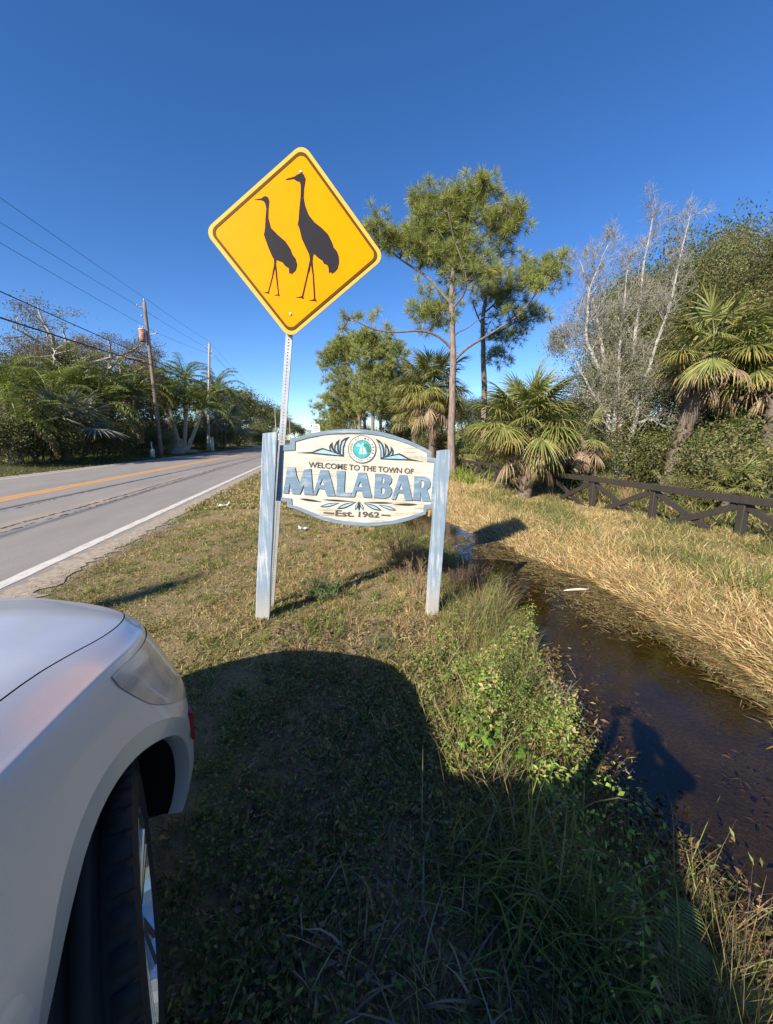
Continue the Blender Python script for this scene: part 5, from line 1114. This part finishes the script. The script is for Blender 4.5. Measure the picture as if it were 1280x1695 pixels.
for i, (x, y, s) in enumerate(((-25, 8, .85), (-26, 15, .85), (-30, 2.0, .9))):
    tree('broadleaf_tree', ('broad tree left of the picture beside the nearest pole', 'broad tree left of the picture behind the nearest palms', 'smaller tree left of the picture near the road')[i], (x, y, .1), (T_OAK2, T_DARK, T_OAK)[i], i*2., s, 'broad-leaved trees across the road')

# ------------------------------------------------------------------ poles and wires
M_POLE = bark_mat('weathered_pole', (.10,.075,.055), (.26,.20,.15), 14, (1, 1, .08), .4); M_POLEG = bark_mat('grey_pole', (.24,.21,.18), (.42,.38,.33), 14, (1, 1, .08), .3)
M_RUST = simple('rusty_tank', (.34,.17,.12), .7, .1, .6, 4); M_TANKW = simple('tank_lid', (.50,.47,.44), .6); M_PORC = simple('porcelain', (.35,.33,.32), .3); M_WIRE = simple('wire_black', (.012,.012,.013), .6)
PX = -14.5
def upole(label, base, top, m, r0=.16, tank=False, arms=()):
    B = np.array(base, float); T = np.array(top, float)-B; root = tag(empty('utility_pole', B), label, 'utility pole', 'utility poles across the road')
    t = np.linspace(0, 1, 14); V, F = tube_vf(np.outer(t, T)-np.outer(1-t, [0, 0, .3]), np.linspace(r0, r0*.68, 14), 12); MB().add(V, F).build('shaft', m, root, True)
    for (h, side, ln) in arms:
        c = T*h; e = c+np.array([side*ln, -.1*abs(side), .06]); V, F = beam_vf(c, e, .06, .08, .01); a_ = MB().add(V, F).build('bracket', M_POLEG, root)
        V, F = tube_vf([e, e+np.array([0, 0, .08]), e+np.array([0, 0, .14]), e+np.array([0, 0, .2])], [.05, .075, .045, .03], 8); MB().add(V, F).build('insulator', M_PORC, a_, True)
    V, F = tube_vf([T, T+np.array([0, 0, .16]), T+np.array([0, 0, .3])], [.03, .06, .025], 8); MB().add(V, F).build('insulator', M_PORC, root, True)
    if tank:
        c = T*.79+np.array([-.38, -.2, 0]); tr_ = tag(MB().add(*tube_vf([c-np.array([0,0,.55]), c-np.array([0,0,.52]), c+np.array([0,0,.42])], [.22, .26, .26], 20)).build('transformer', M_RUST, root, True))
        MB().add(*tube_vf([c+np.array([0,0,.42]), c+np.array([0,0,.50]), c+np.array([0,0,.56])], [.275, .275, .17], 20)).build('lid', M_TANKW, tr_, True)
        for k in (-.1, .12): MB().add(*tube_vf([c+np.array([k,0,.55]), c+np.array([k,0,.68]), c+np.array([k,0,.85])], [.04, .06, .02], 8)).build('bushing', M_PORC, tr_, True)
        # street-lamp arm and a service drop
        q = [T*.60, T*.605+np.array([-.5, -.3, .35]), T*.60+np.array([-1.4, -.6, .55]), T*.60+np.array([-2.4, -.9, .5])]
        MB().add(*tube_vf(q, .035, 6)).build('lamp_arm', M_POLEG, root, True)
    return root
upole('leaning utility pole with rusty transformer across the road', (PX, 39.5, .15), (PX-.05, 39.4, 13.3), M_POLE, .19, True, ((.965, -1, .55), (.80, 1, .75), (.90, -1, .3)))
upole('pale straight utility pole farther along the far road side', (PX-.6, 57.5, .15), (PX+.55, 58.0, 14.1), M_POLEG, .2, False, ((.96, -1, .5), (.93, 1, .45), (.89, 1, .6)))
upole('far slim utility pole near the end of the road', (PX, 142, .15), (PX, 142, 12.6), M_POLEG, .2, False, ((.95, -1, .5),))
upole('distant utility pole at the end of the left trees', (PX, 210, .15), (PX, 210, 12.6), M_POLEG, .2)
upole('utility pole beside the road left of the picture', (PX, -8.8, .15), (PX, -8.8, 11.5), M_POLE, .2, False, ((.95, -1, .5), (.85, 1, .7)))
def wire(label, pts, r, sags):
    Q = []
    for (a, c), s in zip(zip(pts[:-1], pts[1:]), sags):
        t = np.linspace(0, 1, 16)[:, None]; q = np.array(a)+(np.array(c)-np.array(a))*t; q[:, 2] -= (4*s*t*(1-t))[:, 0]; Q.append(q if not len(Q) else q[1:])
    tag(MB().add(*tube_vf(np.concatenate(Q), r, 5)).build('power_line', M_WIRE, None, True), label, 'power line', 'overhead lines across the road')
wire('topmost thin power line over the far road side', [(PX,-8.8,11.75),(PX,39.4,13.65),(PX+.5,58,14.45),(PX,142,12.95),(PX,210,12.9)], .012, (.25,.1,.9,.6))
wire('second thin power line below the topmost one', [(PX-.5,-8.8,11.0),(PX-.6,39.3,12.95),(PX,57.9,13.7),(PX-.5,142,12.1)], .012, (.35,.1,.9))
wire('third thin power line at crossarm level', [(PX+.7,-8.8,9.8),(PX+.75,39.3,10.8),(PX+1.1,57.9,12.7),(PX,142,11.6)], .011, (.25,.1,.9))
wire('upper thick black cable left of the transformer pole', [(PX-.15,-8.8,8.6),(PX-.2,39.4,8.75),(PX+.2,58,8.9),(PX,142,8.8)], .028, (.25,.15,1.0))
wire('lower thick black cable sagging to the transformer pole', [(PX+.15,-8.8,6.3),(PX+.2,39.4,8.05),(PX+.3,58,8.6),(PX,142,8.2)], .042, (.35,.15,1.0))

# ------------------------------------------------------------------ small things across the road
M_CONC = simple('concrete', (.26,.24,.21), .9, 0, .3, 5, bmp=.3); M_WPOST = simple('white_post_paint', (.72,.70,.66), .6, 0, .1, 10)
g = gpt(252, 40); mb = MB(); mb.add(*tube_vf([(0,0,-.1),(0,0,.55),(0,0,.66),(0,0,.72)], [.17,.17,.15,.08], 14)); tag(mb.build('cable_pedestal', M_WPOST, None, True, g), 'short pale cable pedestal at the foot of the transformer pole', 'pedestal')
g = gpt(352, 60); mb = MB(); mb.add(*beam_vf((0,0,-.1), (0,0,1.75), .34, .34, .04, (0,1,0))); mb.add(*beam_vf((0,0,1.75), (0,0,1.83), .42, .42, .03, (0,1,0))); tag(mb.build('gate_pier', M_WPOST, None, False, g), 'white square gate pier beside the second pole', 'pier')
g = gpt(252, 41); mb = MB(); mb.add(*beam_vf((0,0,-.1), (0,0,1.3), .10, .04, .01, (0,1,0))); mb.add(*beam_vf((0,-.03,.9), (0,-.03,1.25), .12, .02, .005, (0,1,0))); tag(mb.build('marker_post', M_WPOST, None, False, g), 'thin white marker post behind the transformer pole', 'marker post')
a, c = np.array(gpt(247, 46)), np.array(gpt(325, 53)); mb = MB(); mb.add(*beam_vf(a+[0,0,.12], c+[0,0,.12], .3, .36, .03)); tag(mb.build('culvert_wall', M_CONC), 'low pale concrete culvert wall at the driveway by the palm clump', 'wall')
r = rb(77); a = np.linspace(0, 2*np.pi, 14, endpoint=False); V = []; 
for i, (h, q) in enumerate(((-.2,.6),(.15,.75),(.45,.6),(.62,.3))):
    for t in a: V.append(((q+.12*r.normal())*math.cos(t)*1.3, (q+.1*r.normal())*math.sin(t), h+.04*r.normal()))
F = [(i*14+j, i*14+(j+1) % 14, (i+1)*14+(j+1) % 14, (i+1)*14+j) for i in range(3) for j in range(14)]+[tuple(range(42, 56))]
tag(MB().add(V, F).build('boulder', bark_mat('rock', (.16,.14,.12), (.36,.33,.29), 4, (1,1,1), .5), None, True, gpt(290, 47)), 'grey boulder lying beside the culvert wall', 'boulder')
# far house in the yard behind the transformer pole
hb = np.array(gpt(243, 66)); house = tag(empty('house', hb), 'small tan house glimpsed behind the transformer pole', 'house'); M_TAN = simple('tan_stucco', (.44,.33,.24), .9, 0, .1, 2)
MB().add(*box_vf(0, 0, 1.3, 7, 5, 2.79)).build('wall', M_TAN, house)
MB().add([(-3.9,-2.9,2.7),(3.9,-2.9,2.7),(3.9,2.9,2.7),(-3.9,2.9,2.7),(-3.0,0,4.1),(3.0,0,4.1)], [(0,1,5,4),(1,2,5),(2,3,4,5),(3,0,4),(0,3,2,1)]).build('roof', simple('shingle', (.16,.14,.13), .9, 0, .2, 8), house)
for x_ in (-1.8, 1.8):
    w_ = MB().add(*box_vf(x_, -2.51, 1.5, 1.2, .06, 1.1)).build('window', M_WPOST, house); MB().add(*box_vf(x_, -2.55, 1.5, 1.0, .02, .9)).build('pane', M_GLASSD, w_)
MB().add(*box_vf(0, -2.52, .95, .95, .06, 2.0)).build('door', simple('door_brown', (.14,.08,.05), .6), house)
# white road sign far along the right side
g = np.array(gpt(525, 58)); rs = tag(empty('road_sign', g), 'small white road sign far along the right side of the road', 'road sign')
T = at_d(525, 709, 58)-g
MB().add(*beam_vf((0,0,-.2), (0,0,T[2]+.3), .06, .06, .01, (0,1,0))).build('post', M_GALV, rs)
V, F = slab_vf([[(-.5,-.6),(.5,-.6),(.5,.35),(.36,.62),(-.36,.62),(-.5,.35)]], .01, lambda a_, c_: (a_, -.06, T[2]+c_), YN); pl = MB().add(V, F).build('sign_plate', M_WPOST, rs)
for zz in (.25, 0, -.25): MB().add(*box_vf(0, -.066, T[2]+zz, .7, .004, .07)).build('printed_line', M_BROWNP, pl)
# litter on the grass
def crumple(name, label, loc, size, col, seed):
    r = rb(seed); n = 5; X, Y = np.meshgrid(np.linspace(-1, 1, n), np.linspace(-.6, .6, n), indexing='ij'); Z = .35*np.abs(r.normal(size=(n, n)))+.1
    V = np.stack([X+.15*r.normal(size=(n, n)), Y+.15*r.normal(size=(n, n)), Z], -1).reshape(-1, 3)*size; I = np.arange(n*n).reshape(n, n)
    q = np.stack([I[:-1,:-1], I[1:,:-1], I[1:,1:], I[:-1,1:]], -1).reshape(-1, 4); B = V.copy(); B[:, 2] -= size*.12
    tag(MB().add(V, q).add(B, q[:, ::-1]).build(name, simple(name+'_paper', col, .7), None, False, loc), label, 'litter')
p = on_z(371, 838, .02); crumple('litter', 'crumpled pale paper lying on the verge by the road', (p[0], p[1], float(ground_z(p[0], p[1]))+.02), .10, (.62,.60,.56), 1)
p = on_z(502, 873, .02); crumple('litter', 'small bluish plastic scrap on the grass under the sign board', (p[0], p[1], float(ground_z(p[0], p[1]))+.02), .065, (.55,.58,.66), 2)
p = on_z(955, 977, WATER_Z+.02); V, F = tube_vf([(-.17,.02,.0),(-.08,.0,.012),(.02,-.01,.016),(.09,-.012,.012),(.13,-.012,.008),(.16,-.012,.006)], [.006,.014,.016,.014,.008,.006], 12); tag(MB().add(V, F).build('plastic_bottle', simple('milky_plastic', (.52,.47,.38), .4), None, True, tuple(p)), 'pale plastic bottle floating at the far water edge', 'bottle')

# ------------------------------------------------------------------ single plants on the bank
def gz_(x, y): return float(ground_z(x, y))
def weed(label, px, py, h, nst, nleaf, L, W, cols, seed, z=0.0, spread=.12, name='weed', stemcol=(.16,.17,.06), cat='weed', group='leafy weeds on the ditch bank'):
    r = rb(seed); p = on_z(px, py, z); g = gz_(p[0], p[1]); root = tag(empty(name, (p[0], p[1], g)), label, cat, group); sm, lf = MB(), MB()
    for s in range(nst):
        b = np.array([r.normal(0, spread*.4), r.normal(0, spread*.4), -.02]); tip = b+np.array([r.normal(0, spread), r.normal(0, spread), h*r.uniform(.7, 1.1)]); t = np.linspace(0, 1, 7)[:, None]
        q = b+(tip-b)*t; q[:, :2] += (.03*np.sin(t*3+r.random()*6)*[1, .7]); V, F = tube_vf(q, np.linspace(.0035, .0012, 7), 4); sm.add(V, F, 0, stemcol)
        u = np.sort(r.uniform(.2, 1, nleaf)); P = np.stack([np.interp(u, t[:, 0], q[:, k]) for k in range(3)], -1); a = np.arange(nleaf)*2.4+r.random()*6
        D = np.stack([np.cos(a), np.sin(a), r.uniform(-.1, .5, nleaf)], -1); ln = L*r.uniform(.6, 1.15, nleaf)*(1.15-.5*u)
        S_ = np.cross(D, np.array([0, 0, 1.])); V, F, k = blades_vf(P, D, ln, W*ln/L, .55, (.15, .85, 1., .6, .05), S_); lf.add(V, F, 0, vary(np.asarray(cols)[r.choice(len(cols), nleaf)], nleaf, .15, r, rep=k))
    sm.build('stem', M_LEAF, root); lf.build('foliage', M_LEAF, root); return root
BG = [(.15,.26,.035), (.20,.31,.05), (.11,.20,.03)]
weed('bright green broad-leaved weed at the edge of the car shadow', 800, 1245, .30, 7, 10, .075, .034, BG, 1, -.15)
weed('bright green weed with pointed leaves above the shadowed bank', 870, 1130, .34, 6, 12, .07, .026, BG, 2, -.15)
weed('sunlit green sprig standing alone in the shaded bank', 955, 1420, .17, 3, 7, .085, .03, BG, 3, -.2, .04)
weed('leafy green weed near the top of the bank by the water', 835, 1040, .32, 7, 12, .06, .024, BG+[(.24,.27,.07)], 4, -.1)
weed('broad-leaved weed low in the middle of the sunlit bank', 770, 1190, .22, 6, 9, .06, .03, BG, 5, -.1)
weed('small green weed below the middle of the welcome sign', 650, 1010, .16, 8, 9, .05, .016, BG, 6, -.04)
weed('yellow-green weed clump where the bank meets the water', 905, 1230, .26, 7, 12, .05, .018, [(.27,.27,.06), (.32,.28,.09)], 7, -.25)
weed('pale flowering weed leaning over the water', 905, 1110, .36, 5, 8, .045, .014, [(.30,.27,.12), (.42,.36,.22)], 8, -.3, .14, stemcol=(.30,.25,.17))
weed('lush green weed leaning over the shadow edge beside the water', 845, 1190, .34, 9, 13, .065, .028, BG, 21, -.18)
weed('green weed standing between the two brightest weeds on the bank', 820, 1150, .28, 8, 12, .055, .022, BG+[(.26,.30,.06)], 22, -.15)
weed('yellow-green weed beside the car shadow nearest the sign', 720, 1120, .20, 8, 11, .045, .018, [(.24,.29,.06), (.30,.31,.08)], 23, -.06)
weed('broad green weed at the lower end of the sunlit bank', 880, 1270, .26, 8, 10, .07, .032, BG, 24, -.2)
# feathery grey-green bush (dog fennel) below the sign, and fern-like ones
def fennel(label, px, py, h, n, cols, seed, z=0.0, name='feathery_bush'):
    r = rb(seed); p = on_z(px, py, z); root = tag(empty(name, (p[0], p[1], gz_(p[0], p[1]))), label, 'bush', 'feathery bushes round the welcome sign'); D = updir(n, .75, r); P = r.normal(size=(n, 3))*[.05, .05, 0]; Ls = h*r.uniform(.5, 1.1, n)
    V, F, k = blades_vf(P, D, Ls, .004, .2, (1., .8, .3), None, r); MB().add(V, F, 0, vary(np.array(cols[0])*.8, n, .2, r, rep=k)).build('stem', M_LEAF, root)
    m_ = 26; u = r.uniform(.25, 1, n*m_); B_ = np.repeat(P, m_, 0)+np.repeat(D, m_, 0)*(np.repeat(Ls, m_)*u)[:, None]; V, F, k = blades_vf(B_, unit(n*m_, r)+np.repeat(D, m_, 0)*.5, h*.16*r.uniform(.5, 1.2, n*m_), .0028, .15, (1., .7, .2), None, r)
    MB().add(V, F, 0, vary(np.asarray(cols)[r.choice(len(cols), n*m_)], n*m_, .2, r, rep=k)).build('foliage', M_LEAF, root)
fennel('grey-green feathery bush beneath the left half of the welcome sign', 530, 985, .27, 90, [(.19,.25,.10), (.25,.30,.13), (.14,.20,.07)], 1)
fennel('small grey-green feathery bush at the top of the car shadow', 632, 1072, .16, 44, [(.15,.19,.085), (.22,.24,.12)], 2, -.05)
fennel('feathery green bush at the foot of the right sign post', 800, 1010, .30, 50, [(.19,.23,.06), (.26,.27,.09)], 3, -.1)
# dry twiggy bushes by the right post
def twigs(label, px, py, h, n, col, seed, z=0.0, lean=.5, name='dry_bush', cat='dry bush', group='dry bushes round the right sign post', leafy=0):
    r = rb(seed); p = on_z(px, py, z); root = tag(empty(name, (p[0], p[1], gz_(p[0], p[1]))), label, cat, group); D = updir(n, lean, r); P = r.normal(size=(n, 3))*[.07, .07, 0]; Ls = h*r.uniform(.5, 1.15, n)
    mb = MB(); V, F, k = blades_vf(P, D, Ls, .0045, .35, (1., .8, .5, .15), None, r); mb.add(V, F, 0, vary(col, n, .25, r, rep=k))
    m_ = 7; u = r.uniform(.3, .95, n*m_); B_ = np.repeat(P, m_, 0)+np.repeat(D, m_, 0)*(np.repeat(Ls, m_)*u)[:, None]; V, F, k = blades_vf(B_, unit(n*m_, r)*.9+np.repeat(D, m_, 0), h*.25*r.uniform(.4, 1.1, n*m_), .0028, .2, (1., .7, .2), None, r); mb.add(V, F, 0, vary(np.array(col)*.85, n*m_, .3, r, rep=k))
    mb.build('twigs', M_STRAW, root)
    if leafy: P2 = r.normal(size=(leafy, 3))*[h*.4, h*.4, h*.22]+[0, 0, h*.4]; V, F = leaves_vf(P2, unit(leafy, r), unit(leafy, r), .02, .01); MB().add(V, F, 0, vary((.17,.09,.06), leafy, .3, r, rep=4)).build('foliage', M_LEAF, root)
twigs('reddish dry bush under the right half of the welcome sign', 672, 945, .60, 230, (.27,.17,.12), 1, -.03, .55, leafy=500)
twigs('dry brown bush right behind the right sign post', 768, 965, .48, 190, (.19,.13,.10), 2, -.15, .6, leafy=700)
twigs('tall pale dry grass leaning against the right sign post', 690, 985, .46, 60, (.46,.33,.19), 3, -.05, .4)
twigs('dark dry twigs hanging over the water behind the right post', 830, 985, .38, 90, (.14,.10,.08), 4, -.3, .6)
twigs('thin bleached stems at the water edge beside the weeds', 910, 1190, .40, 26, (.36,.30,.22), 5, -.35, .45)
twigs('rust-coloured dry grass tuft before the third fence post from the right', 985, 838, .75, 60, (.50,.30,.17), 6, -.3, .25, 'dry_tuft', 'grass tuft', 'tall dry tufts by the fence')
twigs('rust-coloured dry grass tuft right of the third fence post from the right', 1035, 842, .75, 60, (.50,.32,.19), 7, -.3, .25, 'dry_tuft', 'grass tuft', 'tall dry tufts by the fence')
# long dark grass clump in the shade, reeds by the pine, dead blades in the foreground
def clump(label, px, py, h, n, cols, seed, z=0.0, w=.008, lean=.7, droop=.9, name='grass_clump', rad=.12):
    r = rb(seed); p = on_z(px, py, z); root = tag(empty(name, (p[0], p[1], gz_(p[0], p[1]))), label, 'grass clump', 'single grass clumps'); V, F, k = blades_vf(r.normal(size=(n, 3))*[rad, rad, 0], updir(n, lean, r), h*r.uniform(.5, 1.15, n), w, droop*r.uniform(.6, 1.3, n), (1., .9, .75, .5, .06), None, r)
    MB().add(V, F, 0, vary(np.asarray(cols)[r.choice(len(cols), n)], n, .2, r, rep=k)).build('blades', M_GRASS, root)
clump('large clump of long dark green grass in the shaded bank', 850, 1500, .36, 240, [(.12,.16,.04), (.16,.20,.05), (.22,.20,.09)], 1, -.1)
clump('long green grass clump at the bottom of the shaded bank', 960, 1600, .30, 170, [(.11,.15,.04), (.15,.19,.05)], 2, -.1)
clump('bright green reed clump at the foot of the tall pine', 768, 800, .9, 160, [(.22,.29,.05), (.28,.33,.07)], 3, -.25, .03, .45, .6, rad=.4)
clump('green reeds at the right edge of the far bank', 1262, 985, .55, 120, [(.14,.19,.05), (.20,.24,.07)], 4, -.25, .012, .5, .8, rad=.2)
clump('grey dead grass blades flattened in the near shade', 690, 1640, .22, 70, [(.34,.29,.22), (.27,.23,.18)], 5, -.03, .009, 1.3, .5, rad=.16)
clump('grey dead grass blades in the shade nearest the car wheel', 560, 1600, .20, 50, [(.30,.26,.20), (.24,.20,.15)], 6, -.02, .008, 1.3, .5, rad=.14)
# ferns at the bottom right
def fern(label, px, py, z, n, L, cols, seed):
    r = rb(seed); p = on_z(px, py, z); root = tag(empty('fern', (p[0], p[1], gz_(p[0], p[1]))), label, 'fern', 'ferns on the near bank')
    for i in range(n):
        mb = MB(); az = 2.4*i+r.random(); e0 = r.uniform(.6, 1.1); t = np.linspace(0, 1, 9); e = e0-1.3*t; P = np.zeros((9, 3))
        for k in range(1, 9): P[k] = P[k-1]+L/8*np.array([math.cos(e[k])*math.cos(az), math.cos(e[k])*math.sin(az), math.sin(e[k])])
        V, F = tube_vf(P, np.linspace(.003, .001, 9), 4); mb.add(V, F, 0, np.array(cols[0])*.8)
        m_ = 22; u = np.linspace(.12, .98, m_); B_ = np.stack([np.interp(u, t, P[:, k]) for k in range(3)], -1); T_ = np.array([math.cos(az), math.sin(az), 0]); sd = np.array([-math.sin(az), math.cos(az), 0])
        for s in (-1, 1):
            D = T_*.35+sd*s+np.array([0, 0, -.1]); V, F, k = blades_vf(B_, np.repeat(D[None], m_, 0), L*.26*np.sin(np.pi*(.1+.86*u))**.8, L*.022, .25, (.9, 1., .7, .1), np.repeat(T_[None], m_, 0)); mb.add(V, F, 0, vary(np.asarray(cols)[r.choice(len(cols), m_)], m_, .15, r, rep=k))
        mb.build('frond', M_LEAF, root)
fern('fern with pale green fronds in the shade at the bottom right', 1090, 1640, -.15, 6, .34, [(.16,.21,.06), (.21,.25,.08)], 1)
fern('sunlit yellow-green fern in the bottom right corner', 1215, 1670, -.2, 6, .24, [(.36,.34,.07), (.42,.38,.10)], 2)
